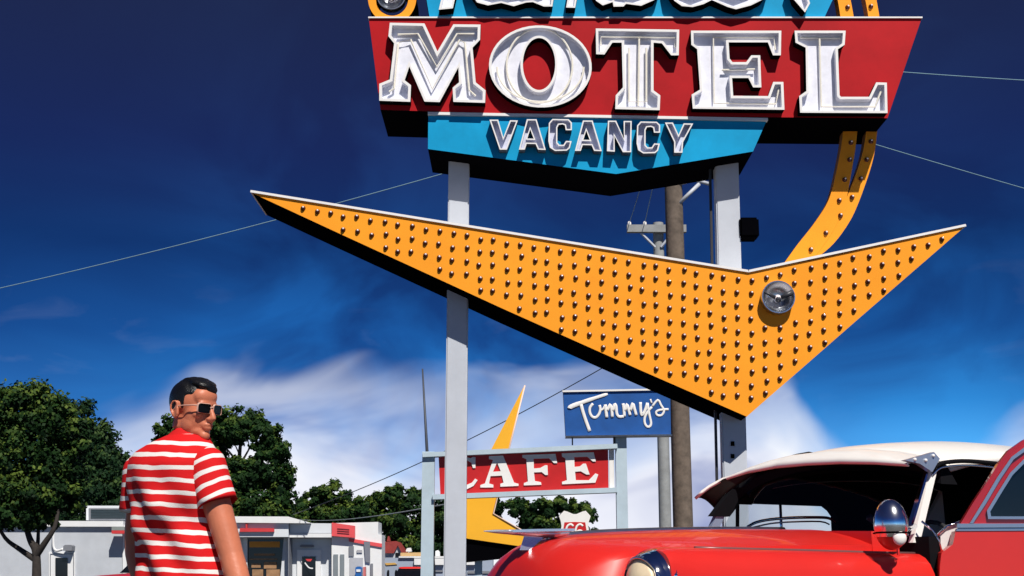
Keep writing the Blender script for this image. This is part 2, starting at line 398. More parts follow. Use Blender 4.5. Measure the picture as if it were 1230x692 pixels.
reflector(933, 359, .165, YS, arrow)
# curved bulb arm: from the arrow up behind the panels, split in two strands near the top
def band(cl, wd, Y, name):
    bm = bmesh.new(); P = smoothpts([(x, y, 0) for x, y in cl], 6); n = len(P); Lf = []; Rt = []
    for i, p in enumerate(P):
        t = (P[min(i+1, n-1)]-P[max(i-1, 0)]).normalized(); s = V((-t.y, t.x, 0)); f = i/(n-1)*(len(wd)-1); k = min(int(f), len(wd)-2); wq = wd[k]+(wd[k+1]-wd[k])*(f-k)
        Lf.append((p.x+s.x*wq/2, p.y+s.y*wq/2)); Rt.append((p.x-s.x*wq/2, p.y-s.y*wq/2))
    slab(bm, [px2(Lf+Rt[::-1], Y)], Y, Y+.14)
    return done(name, bm, [ORANGE, mat('orange_edge_dark', (.35, .12, .01), .6)], sign, world=True)
A1 = [(948, 330), (968, 302), (990, 272), (1005, 243), (1014, 205), (1021, 160), (1023, 100), (1020, 40), (1012, -10), (1000, -60)]
A2 = [(972, 310), (996, 288), (1016, 258), (1032, 220), (1043, 185), (1048, 150), (1053, 100), (1052, 40), (1044, -10), (1030, -60)]
arm1 = band(A1, [26, 26, 24, 20, 18, 17, 17, 16, 15, 15], YM, 'curved_arm')
arm2 = band(A2, [10, 14, 16, 15, 14, 13, 13, 13, 13, 13], YM+.004, 'curved_arm')
for q in [(1022, 171.5), (1020.5, 192), (1014.5, 216), (1008, 241), (1009.5, 259), (992, 280), (974, 300), (1018, 9)]: put_bulb(at(q[0], q[1], YM), arm1, signloc)
for q in [(1046, 170), (1041, 192), (1034, 215), (1023.5, 237), (1046, 8)]: put_bulb(at(q[0], q[1], YM), arm2, signloc)
# orange ring with lamp over the top left corner
bm = bmesh.new(); slab(bm, [px2(ell(471, -2, 29, 30), YS+.1), px2(ell(471, -2, 19.5, 21), YS+.1)], YS+.1, YS+.5)
ringo = done('lamp_ring', bm, [ORANGE, BLACK], sign, world=True)
reflector(471, 0, .15, YS+.16, ringo)
# posts
for (xt, yt, xb, yb, hw) in ((552, 150, 546.3, 692, 13.2), (870.5, 150, 881.5, 560, 15.2)):
    bm = bmesh.new()
    a = at(xt, yt, YM); b = at(xb, yb, YM); d = (b-a)/(b.z-a.z); base = a+d*(0-a.z); hh = .108 if xt < 600 else .122
    ring = lambda p: [p+V((-hh, -.08, 0)), p+V((hh, -.08, 0)), p+V((hh, .08, 0)), p+V((-hh, .08, 0))]
    top = a+d*(at(500, 30, YM).z-a.z)
    loft(bm, [ring(base), ring(top)]); bmesh.ops.bevel(bm, geom=bm.edges[:], offset=.012, segments=2, affect='EDGES')
    po = done('post', bm, POST, sign, smooth=True, angle=35, world=True)
    if xt > 600:
        bm = bmesh.new()
        e = -.165
        loft(bm, [[p+V((e-.012, -.02, 0)), p+V((e+.012, -.02, 0)), p+V((e+.012, .02, 0)), p+V((e-.012, .02, 0))] for p in (base+V((0, 0, 1.2)), top)])
        done('conduit', bm, mat('black_conduit', (.015, .015, .02), .5), sign, world=True)
        bm = bmesh.new()
        for yy in (533, 548):
            c = at(880, yy, YM-.085); box(bm, (c.x-.018, c.y-.006, c.z-.022), (c.x+.018, c.y+.01, c.z+.022))
        done('bolt_hole', bm, BLACK, sign, world=True)
bm = bmesh.new(); c = at(898, 276, YM); box(bm, (c.x-.1, c.y-.12, c.z-.105), (c.x+.1, c.y+.12, c.z+.105)); bmesh.ops.bevel(bm, geom=bm.edges[:], offset=.02, segments=2, affect='EDGES')
done('junction_box', bm, BLACK, sign, world=True)

# ------------------------------------------------------------------ utility poles and wires
def pole(name, px_t, px_b, Y, r, matl, label, topz=None):
    a = at(*px_t, Y); b = at(*px_b, Y); d = (b-a)/(b.z-a.z); base = a+d*(-a.z); top = a+d*((topz or a.z)-a.z)
    e = empty(name, base, label, 'utility pole')
    bm = bmesh.new(); n = 14
    pts = [base.lerp(top, i/10)+V((noise.noise(V((i, 0, 0)))*.02, 0, 0)) for i in range(11)]
    tube(bm, pts, [r*(1.06-.14*i/10) for i in range(11)], n)
    done('shaft', bm, matl, e, smooth=True, angle=60, world=True)
    return e, base, top
up, ub, ut = pole('utility_pole', (809, 230), (820.5, 630), 23, .165, WOOD, 'thick brown wooden utility pole rising behind the motel sign', at(800, 45, 23).z)
bm = bmesh.new(); tube(bm, [at(816, 244, 22.9), at(840, 221, 22.9)], .035, 8); tube(bm, [at(812, 222, 22.9), at(834, 216, 22.9), at(852, 221, 22.9)], .035, 8)
done('bracket_arm', bm, POST, up, smooth=True, world=True)
fp, fb, ft = pole('utility_pole', (790.5, 270), (799, 630), 45, .20, mat('grey_pole', (.30, .31, .31), .8, var=.25, scale=3), 'slim grey utility pole with a wooden crossarm left of the thick brown pole', at(790, 268, 45).z)
bm = bmesh.new(); a = at(753, 275, 44.7); b = at(824, 276, 44.7)
box(bm, (a.x, a.y-.1, a.z-.13), (b.x, a.y+.1, a.z+.13)); done('crossarm', bm, MC['grey_pole'], fp, world=True)
bm = bmesh.new(); tube(bm, [at(770, 280, 44.7), at(787, 297, 44.8)], .05, 6); tube(bm, [at(808, 280, 44.7), at(794, 297, 44.8)], .05, 6); done('brace', bm, POST, fp, world=True)
for xx in (756, 774.5):
    bm = bmesh.new(); c = at(xx, 269, 44.7); ball(bm, c, (.07, .07, .10), 8, 6); done('insulator', bm, WHITE, fp, smooth=True, world=True)
def wire(a, b, sag, r, label, m=WIRE, n=24):
    P = [a.lerp(b, i/n)-V((0, 0, 4*sag*(i/n)*(1-i/n))) for i in range(n+1)]
    bm = bmesh.new(); tube(bm, [p-a for p in P], r, 5); o = done('overhead_wire', bm, m, smooth=True); o.location = a
    tag(o, label, 'wire', 'overhead wires')
q = at(803, 128, 23)
wire(at(-420, 430, 30), q, .38, .009, 'pale wire running from the far left behind the tip of the orange arrow')
wire(at(803, 62, 23), at(1500, 108, 30), .12, .009, 'upper pale wire right of the red panel')
wire(at(803, 96, 23), at(1500, 300, 30), .10, .009, 'lower pale wire right of the curved orange arm')
wire(at(756, 268, 44.7), at(800, 130, 30), 0, .013, 'left of the two thin wires rising from the crossarm')
wire(at(774.5, 268, 44.7), at(812, 100, 30), 0, .013, 'right of the two thin wires rising from the crossarm')
wire(at(352, 618, 59), at(795, 400, 44.7), .45, .018, 'dark sagging wire from the white station roof up behind the cafe sign', DWIRE)
wire(at(360, 624, 59), at(555, 602, 21.4), .15, .012, 'low pale wire from the white station roof to the yellow arrow', mat('pale_wire', (.4, .45, .45), .5))
# ------------------------------------------------------------------ CAFE sign
YC = 20
FR = mat('frame_pale_blue', (.48, .59, .67), .45, var=.12, scale=3)
cafe = empty('cafe_sign', (at(515, 560, YC).x, YC, 0), 'red CAFE sign in a pale blue post frame', 'cafe sign')
def bar(bm, a, b, hw, hd, mi=0):
    a = V(a); b = V(b); t = (b-a).normalized(); s = V((t.z, 0, -t.x)); y = V((0, 1, 0))
    loft(bm, [[p-s*hw-y*hd, p+s*hw-y*hd, p+s*hw+y*hd, p-s*hw+y*hd] for p in (a, b)], mi)
def gnd(p): return V((p.x, p.y, 0))
for (x0, yt, xl) in ((515, 543, 7.3), (745.5, 525, 6.6)):
    bm = bmesh.new(); t = at(x0, yt, YC); bar(bm, gnd(t), t, xl*YC/1600, .07); done('post', bm, FR, cafe, world=True)
bm = bmesh.new(); bar(bm, at(508, 547, YC-.03), at(741, 536.5, YC-.03), .034, .10); done('crossbar', bm, FR, cafe, world=True)
bm = bmesh.new(); bar(bm, at(520, 597.5, YC-.03), at(741, 589, YC-.03), .036, .10); done('crossbar', bm, FR, cafe, world=True)
bm = bmesh.new(); slab(bm, [px2([(526.8, 549), (730.5, 539.5), (731, 586.5), (529, 594)], YC)], YC, YC+.08)
cpan = done('red_panel', bm, [mat('cafe_red', (.56, .01, .012), .45, var=.15, scale=3), BLACK], cafe, world=True)
bm = bmesh.new(); slab(bm, [px2([(731.5, 539.5), (737.5, 539), (738, 586), (732, 586.5)], YC)], YC, YC+.06); done('end_strip', bm, [WHITE, WHITE], cafe, world=True)
CO = (520, 530); KC = 5.125
CAFE = [[[(262, 98), (262, 165), (246, 165), (236, 132), (205, 116), (182, 130), (168, 190), (182, 250), (205, 270), (240, 255), (260, 230), (275, 240), (250, 275), (210, 295), (160, 290), (120, 240), (115, 180), (140, 118), (190, 94), (232, 105), (245, 97)]],
        [[(345, 92), (432, 88), (500, 255), (527, 262), (527, 275), (415, 280), (415, 262), (435, 255), (425, 212), (355, 215), (345, 260), (372, 268), (372, 285), (292, 285), (292, 270), (320, 260), (370, 115), (345, 110)], [(395, 130), (418, 185), (370, 188)]],
        [[(550, 85), (755, 78), (765, 135), (745, 135), (715, 105), (620, 108), (622, 168), (660, 165), (690, 148), (705, 148), (708, 208), (692, 208), (670, 190), (622, 192), (628, 245), (665, 252), (668, 268), (560, 272), (560, 258), (585, 248), (575, 110), (550, 100)]],
        [[(793, 75), (990, 68), (1003, 125), (985, 125), (950, 95), (870, 98), (872, 158), (905, 155), (925, 138), (942, 138), (965, 205), (945, 205), (910, 185), (875, 188), (880, 240), (960, 240), (1000, 198), (1018, 205), (1000, 255), (795, 265), (795, 250), (825, 240), (815, 105), (795, 95)]]]
for L in CAFE:
    bm = bmesh.new(); slab(bm, [px2(l, YC-.02, CO, KC) for l in L], YC-.02, YC+.001); done('painted_letter', bm, [WHITE, WHITE], cpan, world=True)
# blue script sign mounted on the same right post, a sign of its own
YT = 19.9
tom = empty('blue_sign', (at(741, 500, YT).x, YT, 0), 'small blue sign with white handwritten script lettering above the cafe frame', 'sign')
bm = bmesh.new(); slab(bm, [px2([(676.5, 471), (805, 468.5), (806, 523), (679.5, 525)], YT)], YT, YT+.16)
tp = done('panel', bm, [mat('script_sign_blue', (.008, .085, .33), .45, var=.18, scale=4), mat('blue_edge', (.02, .04, .1), .5)], tom, world=True)
bm = bmesh.new(); bar(bm, at(675.5, 470.3, YT), at(806.5, 467.8, YT), .013, .03); done('top_trim', bm, WHITE, tom, world=True)
bm = bmesh.new(); bar(bm, at(679, 525.2, YT), at(806.5, 523.4, YT), .012, .10); done('bottom_trim', bm, STEEL, tom, world=True)
bm = bmesh.new(); t = at(744, 526, YT+.1); bar(bm, V((t.x, YT+.12, t.z-.14)), V((t.x, YT+.12, t.z)), .09, .06); t = at(687.5, 526, YT+.1); bar(bm, t, t-V((0, 0, .11)), .01, .01); done('bracket', bm, mat('dark_steel', (.05, .06, .07), .5), tom, world=True)
KT = 7.6875; yv = V((0, 1, 0))
TS = [([(187, 236), (200, 220), (290, 185), (420, 140), (538, 102)], [20, 20, 17, 14, 8]), ([(290, 195), (310, 270), (340, 360), (372, 445)], [14, 14, 14, 14]),
      ([(402, 192), (375, 225), (372, 270), (392, 310), (425, 320), (455, 292), (470, 245), (462, 205)], 11), ([(465, 250), (490, 245), (512, 210)], 8), ([(515, 200), (522, 260), (530, 322)], 13),
      ([(532, 260), (560, 200), (575, 250), (580, 318)], 12), ([(585, 260), (600, 200), (615, 215), (622, 285), (645, 312), (685, 308)], 12), ([(680, 190), (688, 250), (692, 312)], 12),
      ([(695, 260), (715, 198), (732, 250), (745, 300)], 12), ([(748, 260), (768, 190), (785, 240), (802, 300)], 12), ([(840, 178), (842, 245), (852, 298), (880, 260), (905, 185)], 12),
      ([(905, 185), (922, 290), (938, 370), (925, 402), (900, 402), (880, 370), (880, 320), (905, 270), (945, 222)], 10), ([(932, 150), (945, 188)], 7),
      ([(945, 222), (1000, 158), (1030, 205), (1058, 255), (1035, 298), (995, 298), (985, 268), (1020, 250), (1100, 243)], 9)]
bm = bmesh.new()
for P, wd in TS:
    k = 3; Q = smoothpts([at(660+p[0]/KT, 460+p[1]/KT, YT-.008) for p in P], k)
    if isinstance(wd, list): rr = [wd[min(int(i/k), len(wd)-1)]*YT/1600/KT*1.15 for i in range(len(Q))]
    else: rr = wd*YT/1600/KT*1.15
    tube(bm, Q, rr, 10, 0, (yv, .35))
done('script_lettering', bm, WHITE, tp, smooth=True, world=True)
# yellow boomerang arrow behind the cafe sign
YA = 21.5
YEL = mat('yellow_arrow_paint', (.95, .47, .02), .5, var=.08, scale=1)
e = empty('yellow_arrow_sign', (at(575, 640, YA).x, YA+.3, 0), 'yellow pointed arrow sign standing behind the CAFE sign', 'arrow sign')
bm = bmesh.new(); slab(bm, [px2([(630, 463), (612, 535), (592, 617), (634, 642), (668, 662), (620, 655.5), (548, 645), (552, 610), (590, 540)], YA)], YA, YA+.75)
done('arrow_panel', bm, [YEL, mat('orange_return', (.8, .22, .02), .5)], e, world=True)
bm = bmesh.new()
slab(bm, [px2([(548, 646.2), (620, 656.7), (668, 663.2), (640, 668), (600, 671), (560, 675), (549, 675)], YA+.06)], YA+.06, YA+.72, 0, 0)
done('black_lower_slab', bm, BLACK, e, world=True)  # plain black slab below the arrow's lower edge
bm = bmesh.new(); P = [at(630.5, 463, YA-.01), at(612.5, 535, YA-.01), at(592.5, 617, YA-.01), at(634.5, 641.5, YA-.01), at(668, 661, YA-.01)]; tube(bm, P, .014, 6); done('neon_outline', bm, mat('pink_trim', (.85, .62, .5), .4), e, smooth=True, world=True)
for xx in (556, 575):
    bm = bmesh.new(); t = at(xx, 640, YA+.3); bar(bm, gnd(t), t, .06, .06); done('post', bm, FR, e, world=True)
# small dark antenna mast left of the cafe frame
e0 = at(513, 543, 24); t0 = at(507.5, 443, 24)
bm = bmesh.new(); d = (t0-e0)/(t0.z-e0.z); b0 = e0-d*e0.z; tube(bm, [V((0, 0, 0)), e0-b0, t0-b0], [.035, .028, .014], 8)
o = done('antenna_mast', bm, mat('dark_mast', (.05, .06, .08), .5), smooth=True); o.location = b0; tag(o, 'thin dark mast rising above the left end of the cafe frame', 'mast')
# route shield
YR = 19.2
e = empty('route_shield', (at(691, 640, YR).x, YR, 0), 'white and red highway shield sign numbered 66 just above the hood', 'road sign')
def sym(pts, cx): return [(cx+p[0], p[1]) for p in pts]+[(cx-p[0], p[1]) for p in reversed(pts)]
sh = lambda k, oy: [(0, 619+oy), (7, 617+oy)]
outl = [(2, 617.5), (9, 614.5), (13, 613.5), (19, 620), (17, 626), (16, 632), (18, 642), (17, 652), (11, 660), (2, 667)]
bm = bmesh.new(); slab(bm, [px2(sym(outl, 690.5), YR)], YR, YR+.012); done('plate', bm, [WHITE, STEEL], e, world=True)
bm = bmesh.new(); slab(bm, [px2(sym([(1, 627), (12.5, 627.5), (14.5, 640), (14, 650), (9, 657), (1, 662)], 690.5), YR-.004)], YR-.004, YR-.001); fld = done('red_field', bm, [MC['cafe_red']]*2, e, world=True)
bm = bmesh.new()
for cx in (684.5, 696):
    Q = smoothpts([at(cx+p[0], p[1], YR-.007) for p in [(4.2, 632), (1, 629.8), (-3, 632), (-4.6, 638), (-3, 644), (1, 645.5), (4, 642), (2.8, 638), (-1, 637.5), (-4, 640)]], 4)
    tube(bm, Q, .0145, 8, 0, (yv, .25))
done('number', bm, WHITE, fld, smooth=True, world=True)
bm = bmesh.new(); t = at(690.5, 655, YR+.05); bar(bm, gnd(t), t+V((0, 0, .35)), .025, .025); done('post', bm, STEEL, e, world=True)
# ------------------------------------------------------------------ buildings
WALL = mat('stucco_pale', (.50, .53, .58), .8, var=.10, scale=1.2, bump=.2)
WALL2 = mat('enamel_panel_white', (.70, .73, .77), .5, var=.06, scale=.8)
TRIM = mat('white_trim', (.80, .81, .82), .5, var=.05)
DGLASS = mat('dark_glass', (.006, .007, .010), .06, var=.3, spec=.35)
SRED = mat('station_red', (.62, .045, .05), .5, var=.1)
GREYT = mat('grey_trim', (.20, .21, .24), .6)
ORB = mat('orange_band', (.75, .30, .03), .6)
BOXT = mat('cardboard', (.36, .20, .10), .8, var=.3, scale=4)
def pslab(bm, pts, Y, dep, mi=0):
    L = orient([px2(pts, Y)]); fill(bm, L, Y, mi); fill(bm, L, Y+dep, mi); wall(bm, L[0], Y, L[0], Y+dep, mi)
    bmesh.ops.remove_doubles(bm, verts=bm.verts, dist=1e-5)
def part(name, pts, Y, dep, m, parent):
    bm = bmesh.new(); pslab(bm, pts, Y, dep); return done(name, bm, m, parent, world=True)
def rc(x0, y0, x1, y1): return [(x0, y0), (x1, y0), (x1, y1), (x0, y1)]
GB = 719   # picture row of the ground at 60 m
b = empty('white_building', (at(60, 690, 60).x, 60, 0), 'pale stucco building with a rooftop cooler behind the leafy tree', 'building')
part('wall', rc(-140, 632, 147, GB), 60, 9, WALL, b)
part('roof_cornice', [(-142, 625), (148, 626), (148, 632.6), (-142, 632.2)], 59.8, 9.4, TRIM, b)
part('corner_post', rc(147.3, 631, 152, GB), 59.9, .5, TRIM, b)
part('awning_box', rc(134, 632.8, 150, 637), 59.2, .5, mat('grey_green', (.25, .28, .27), .6), b)
part('awning_stripe', rc(134, 637.2, 150, 641), 59.2, .5, SRED, b)
d = part('door_frame', rc(58.5, 663, 90, GB), 59.93, .2, TRIM, b)
bm = bmesh.new()
for a in (rc(60.3, 665, 88.4, 665.7), rc(60, 665.7, 60.7, GB), rc(88, 665.7, 88.7, GB)): pslab(bm, a, 59.90, .05)
done('frame_line', bm, GREYT, d, world=True)
part('door_glass', rc(66.5, 670, 81, GB-3), 59.88, .08, DGLASS, d)
part('wall_lamp', [(76, 656), (78, 654.5), (85, 654.5), (86.5, 656), (86, 661.5), (75.5, 661.5)], 59.5, .45, GREYT, b)
bm = bmesh.new(); tube(bm, smoothpts([at(64.5, 631, 59.8), at(64, 650, 59.8), at(65, 659, 59.8), at(69, 661.5, 59.8), at(76, 659.5, 59.7)], 4), .055, 8); done('conduit_pipe', bm, TRIM, b, smooth=True, world=True)
ac = part('roof_cooler', rc(103.5, 607.5, 156, 625), 61.5, 2.2, WALL2, b)
part('louver_frame', rc(106.5, 610.5, 153, 624), 61.46, .03, GREYT, ac)
bm = bmesh.new()
for i in range(6): y = 612+i*1.9; pslab(bm, rc(109, y, 151, y+1.2), 61.42, .03)
done('louver', bm, mat('louver_dark', (.03, .05, .06), .5), ac, world=True)
# filling station
g = empty('filling_station', (at(330, 690, 60).x, 60, 0), 'low white roadside station with red fascia sign and dark windows behind the man', 'station')
part('wall', rc(160, 640, 397.6, GB), 60, 10, WALL2, g)
part('shop_window', rc(160, 650, 210, GB-2), 59.94, .05, DGLASS, g)
part('roof_slab', [(176, 620), (346, 620.5), (372, 628), (372, 628.5), (176, 627)], 58.7, 11, TRIM, g)
part('fascia', [(176, 627.1), (346.5, 627.6), (346.5, 645), (176, 645)], 58.9, 1.0, WALL2, g)
part('fascia', [(347.3, 628.2), (398, 628.8), (398, 640.3), (347.3, 640.3)], 59.2, .75, WALL2, g)
part('ledge', [(347.3, 640.9), (398, 640.9), (398, 645.5), (347.3, 645.5)], 59.1, .85, TRIM, g)
bm = bmesh.new(); pslab(bm, rc(346.2, 622, 347.2, GB), 59.0, .9); pslab(bm, rc(347.3, 640.3, 398, 640.9), 59.15, .1); pslab(bm, rc(286, 627.6, 346, 628.3), 58.86, .05); done('joint', bm, GREYT, g, world=True)
part('red_bar', rc(288, 634.5, 329, 638.8), 58.75, .14, SRED, g)
part('red_stub', rc(295, 628, 297, 634.4), 58.75, .14, SRED, g)
wn = part('bay_window', [(297, 647.5), (341, 647.5), (337, GB-2), (297, GB-2)], 59.9, .1, DGLASS, g)
part('window_post', rc(292.5, 646, 297, GB), 59.75, .2, TRIM, wn)
part('window_header', rc(297, 645.5, 344, 648), 59.75, .2, GREYT, wn)
part('orange_band', rc(299.5, 650.5, 336, 657.5), 59.86, .03, ORB, wn)
part('splayed_pillar', [(341, 646), (346, 646), (346, GB), (334, GB), (338, 680)], 59.7, .25, WALL2, g)
for i, (a, c, x1, y1) in enumerate(((317, 675, 332, 683), (303, 684, 316, 692), (320, 684, 336, 694), (305, 665, 330, 667.5), (302, 677, 313, 682), (300, 671, 333, 672.5))):
    part('shelf_goods', rc(a, c, x1, y1), 59.84, .04, BOXT, wn)
dr = part('door_frame', rc(356.8, 660.5, 385.2, GB), 59.9, .12, TRIM, g)
part('door_glass', rc(363, 668.5, 379, GB-3), 59.84, .05, DGLASS, dr)
bm = bmesh.new(); tube(bm, smoothpts([at(366, 676, 59.82), at(371, 682, 59.82), at(376, 683, 59.82)], 4), .03, 6); done('door_decal', bm, TRIM, dr, world=True)
part('door_poster', [(367, 671.5), (375, 671.5), (373, 674.5), (369, 674)], 59.81, .02, SRED, dr)
part('door_lamp', [(360, 655.5), (362, 654.2), (374, 654.2), (376, 655.5), (375.5, 656.8), (360, 656.8)], 59.6, .35, GREYT, g)
part('side_block', [(398.3, 628.5), (454.3, 627), (454.3, 642), (458.5, 642.2), (458.5, GB), (398.3, GB)], 59.5, 1.6, TRIM, g)
bs = part('fascia_sign', [(398.5, 627.8), (426, 631.6), (426, 646), (398.5, 643.8)], 59.2, .25, mat('salmon_sign', (.78, .09, .10), .5), g)
bm = bmesh.new()
for y in (635, 637.6, 640.2): pslab(bm, [(405, y-.5), (419.5, y+.6), (419.5, y+1.4), (405, y+.3)], 59.17, .02)
done('sign_line', bm, mat('dark_red_line', (.22, .02, .03), .6), bs, world=True)
part('red_stripe', [(419, 646.4), (458.7, 653), (458.7, 657.5), (419, 650.5)], 59.42, .07, mat('salmon_sign', (.78, .09, .10), .5), g)
for r_, m_ in ((rc(400.5, 666, 406, GB-4), GREYT), (rc(408.5, 666, 413.5, GB-4), GREYT)): part('narrow_window', r_, 59.44, .04, mat('grey_glass', (.22, .25, .27), .3), g)
part('notice', rc(419, 656, 425, 668), 59.44, .04, GREYT, g); part('notice', rc(428.5, 660.5, 435, 664), 59.44, .04, mat('notice_grey', (.4, .4, .43), .6), g)
part('wall_panel', rc(420, 670, 436, 692), 59.46, .02, mat('patch_grey', (.45, .46, .50), .7), g)
part('shutter', [(437, 650.5), (444.5, 650.5), (444.5, 676), (439, 675)], 59.40, .06, mat('shutter_grey', (.2, .21, .25), .5), g)
part('side_window', rc(444.8, 677, 448, GB-5), 59.43, .05, GREYT, g)
vm = empty('vending_machine', (at(430.5, 690, 58.8).x, 58.8, 0), 'small blue drinks machine against the station side wall', 'vending machine')
bm = bmesh.new(); pslab(bm, [(426.8, 682), (429, 680.5), (432.5, 680.5), (434.3, 682), (434.3, 719.5), (426.8, 719.5)], 58.8, .55); done('cabinet', bm, mat('machine_blue', (.02, .12, .40), .4), vm, world=True)
part('front_panel', rc(428, 684, 433, 687), 58.76, .04, TRIM, vm)
rm = empty('fuel_pump', (at(437.6, 690, 58.7).x, 58.7, 0), 'narrow pinkish red pump just right of the blue drinks machine', 'pump')
part('cabinet', [(436.2, 681), (438.9, 681), (439.2, 719.5), (436, 719.5)], 58.7, .35, mat('pump_pink', (.6, .16, .16), .5), rm)
part('globe', rc(436.8, 678.5, 438.4, 681), 58.75, .2, TRIM, rm)
# far small buildings
h = empty('red_roofed_house', (at(472, 690, 80).x, 80, 0), 'tiny distant house with a red tiled roof right of the station', 'house')
part('wall', [(459, 664), (474, 664), (478.5, 655), (483, 664), (483, 715), (459, 715)], 80, 4, WALL, h)
part('roof', [(459, 651), (476, 650), (485, 664), (482.5, 664.5), (478, 655), (473, 664.5), (458, 664.5)], 79.8, 4.5, mat('red_roof', (.30, .035, .03), .8, var=.3), h)
part('finial', [(466, 644), (467, 644), (468.5, 650), (464.5, 650)], 79.9, .6, MC['red_roof'], h)
part('window', rc(475, 664, 480, 669), 79.95, .1, DGLASS, h)
h = empty('low_grey_building', (at(520, 690, 76).x, 76, 0), 'low blue grey building far off right of the station, with white boxes on its front', 'building')
part('wall', rc(459.5, 670.2, 592, 715), 76, 3, mat('bluegrey_wall', (.33, .39, .50), .8, var=.12, scale=.5), h)
part('roof_edge', [(479, 668.3), (560, 668.3), (560, 670), (479, 670)], 75.85, 3, TRIM, h)
part('roof_sign', [(481, 664), (508, 663.5), (508, 668), (481, 668.2)], 76.3, .4, mat('tan_sign', (.55, .36, .16), .6), h)
part('roof_vent', [(487.5, 661), (489, 658.5), (493, 658), (494, 661), (494, 662.5), (487.5, 662.5)], 76.8, .6, TRIM, h)
part('roof_vent', [(523, 662), (526, 660.8), (528, 663), (528, 668), (523, 668)], 76.8, .6, TRIM, h)
for x0, x1 in ((497.5, 508), (521.5, 533), (558, 571)): part('white_box', rc(x0, 670.8, x1, 678.5), 75.75, .2, TRIM, h)
part('yellow_mark', [(462, 676.5), (474, 676), (477, 678), (464, 679)], 75.94, .05, mat('ochre', (.6, .35, .08), .7), h)
for x0 in (465, 474.5, 490.5): part('window', [(x0, 686), (x0+.8, 684.5), (x0+1.8, 684.5), (x0+2.6, 686), (x0+2.6, 700), (x0, 700)], 75.93, .05, DGLASS, h)
part('long_window', rc(562, 686, 588, 689), 75.92, .07, GREYT, h); part('long_window', rc(521, 685, 532, 687), 75.92, .07, GREYT, h)
# ------------------------------------------------------------------ trees
def leafmat(name, a, b, c):
    m = bpy.data.materials.new(name); m.use_nodes = True; nt = m.node_tree; bs = nt.nodes['Principled BSDF']
    bs.inputs['Roughness'].default_value = .6; bs.inputs['Specular IOR Level'].default_value = .08
    at_ = nt.nodes.new('ShaderNodeAttribute'); at_.attribute_name = 'leafvar_toplight'
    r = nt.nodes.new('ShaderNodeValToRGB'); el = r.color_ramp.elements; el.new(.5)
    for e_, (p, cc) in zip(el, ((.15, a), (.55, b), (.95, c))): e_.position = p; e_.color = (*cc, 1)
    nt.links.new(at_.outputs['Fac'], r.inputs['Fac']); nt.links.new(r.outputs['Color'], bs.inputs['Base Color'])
    return m
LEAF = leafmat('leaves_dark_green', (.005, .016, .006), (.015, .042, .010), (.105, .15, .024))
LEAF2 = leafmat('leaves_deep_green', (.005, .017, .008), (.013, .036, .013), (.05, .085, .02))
BARK = mat('bark', (.035, .028, .024), .9, var=.4, scale=8)
def tree(name, label, lobes, Y, trunkpx, leafpx, n, limbs, group=None, m=LEAF, holes=(), seed=1, lean=1.0):
    rnd = random.Random(seed); s = Y/1600
    base = at(trunkpx, 690, Y); base.z = 0
    e = empty(name, base, label, 'tree', group)
    bm = bmesh.new(); lay = bm.faces.layers.float.new('leafvar_toplight')
    tot = sum(l[2]*l[3] for l in lobes); L = leafpx*s
    for lx, ly, rx, ry in lobes:
        c = at(lx, ly, Y)-base; off = rnd.uniform(-.25, .25)*rx*s; dz = rx*s*.9
        # clumps on the lobe
        k = max(10, int(rx*ry/16)); clumps = []
        for _ in range(k):
            d = V((rnd.gauss(0, 1), rnd.gauss(0, 1)-.25, rnd.gauss(0, 1)+.1)).normalized(); f = rnd.uniform(.35, 1.0)
            clumps.append((c+V((d.x*rx*s*f, d.y*dz*f+off, d.z*ry*s*f)), d, rnd.uniform(.20, .34)*sqrt(rx*ry)*s, rnd.random()))
        q = int(n*rx*ry/tot)
        for _ in range(q):
            cc, d0, cr, cv = clumps[rnd.randrange(k)]
            d = V((rnd.gauss(0, 1), rnd.gauss(0, 1), rnd.gauss(0, .8)))
            d = d.normalized()*cr*rnd.uniform(.3, 1.12)
            p = cc+d
            if holes:
                bad = False
                for hx, hy, hrx, hry in holes:
                    hc = at(hx, hy, Y)-base
                    if ((p.x-hc.x)/(hrx*s))**2+((p.z-hc.z)/(hry*s))**2 < rnd.uniform(.75, 1.2): bad = True
                if bad: continue
            nr = (d.normalized()*.7+d0*.6+V((rnd.gauss(0, .5), rnd.gauss(0, .5), rnd.gauss(0, .5)+.25))).normalized()
            u = nr.orthogonal().normalized(); u.rotate(Matrix.Rotation(rnd.uniform(0, 6.28), 3, nr)); w_ = nr.cross(u)
            a = L*rnd.uniform(.6, 1.45); b_ = a*rnd.uniform(.45, .8)
            f = bm.faces.new([bm.verts.new(p+u*a), bm.verts.new(p+w_*b_), bm.verts.new(p-u*a*.9), bm.verts.new(p-w_*b_)])
            f[lay] = max(0, min(1, cv*.55+rnd.random()*.25+.16*(d.normalized().z)+.12*d0.z+.05))  # random leaf tone, plus top light painted in: upper sides paler
    done('crown', bm, m, e, rec=False)
    bm = bmesh.new()
    for P, r0, r1 in limbs:
        Q = smoothpts([at(x, y, Y+(dy if True else 0))-base for x, y, dy in P], 4)
        tube(bm, Q, [(r0+(r1-r0)*i/(len(Q)-1))*s for i in range(len(Q))], 8)
    done('trunk', bm, BARK, e, smooth=True)
    return e
G2 = 727
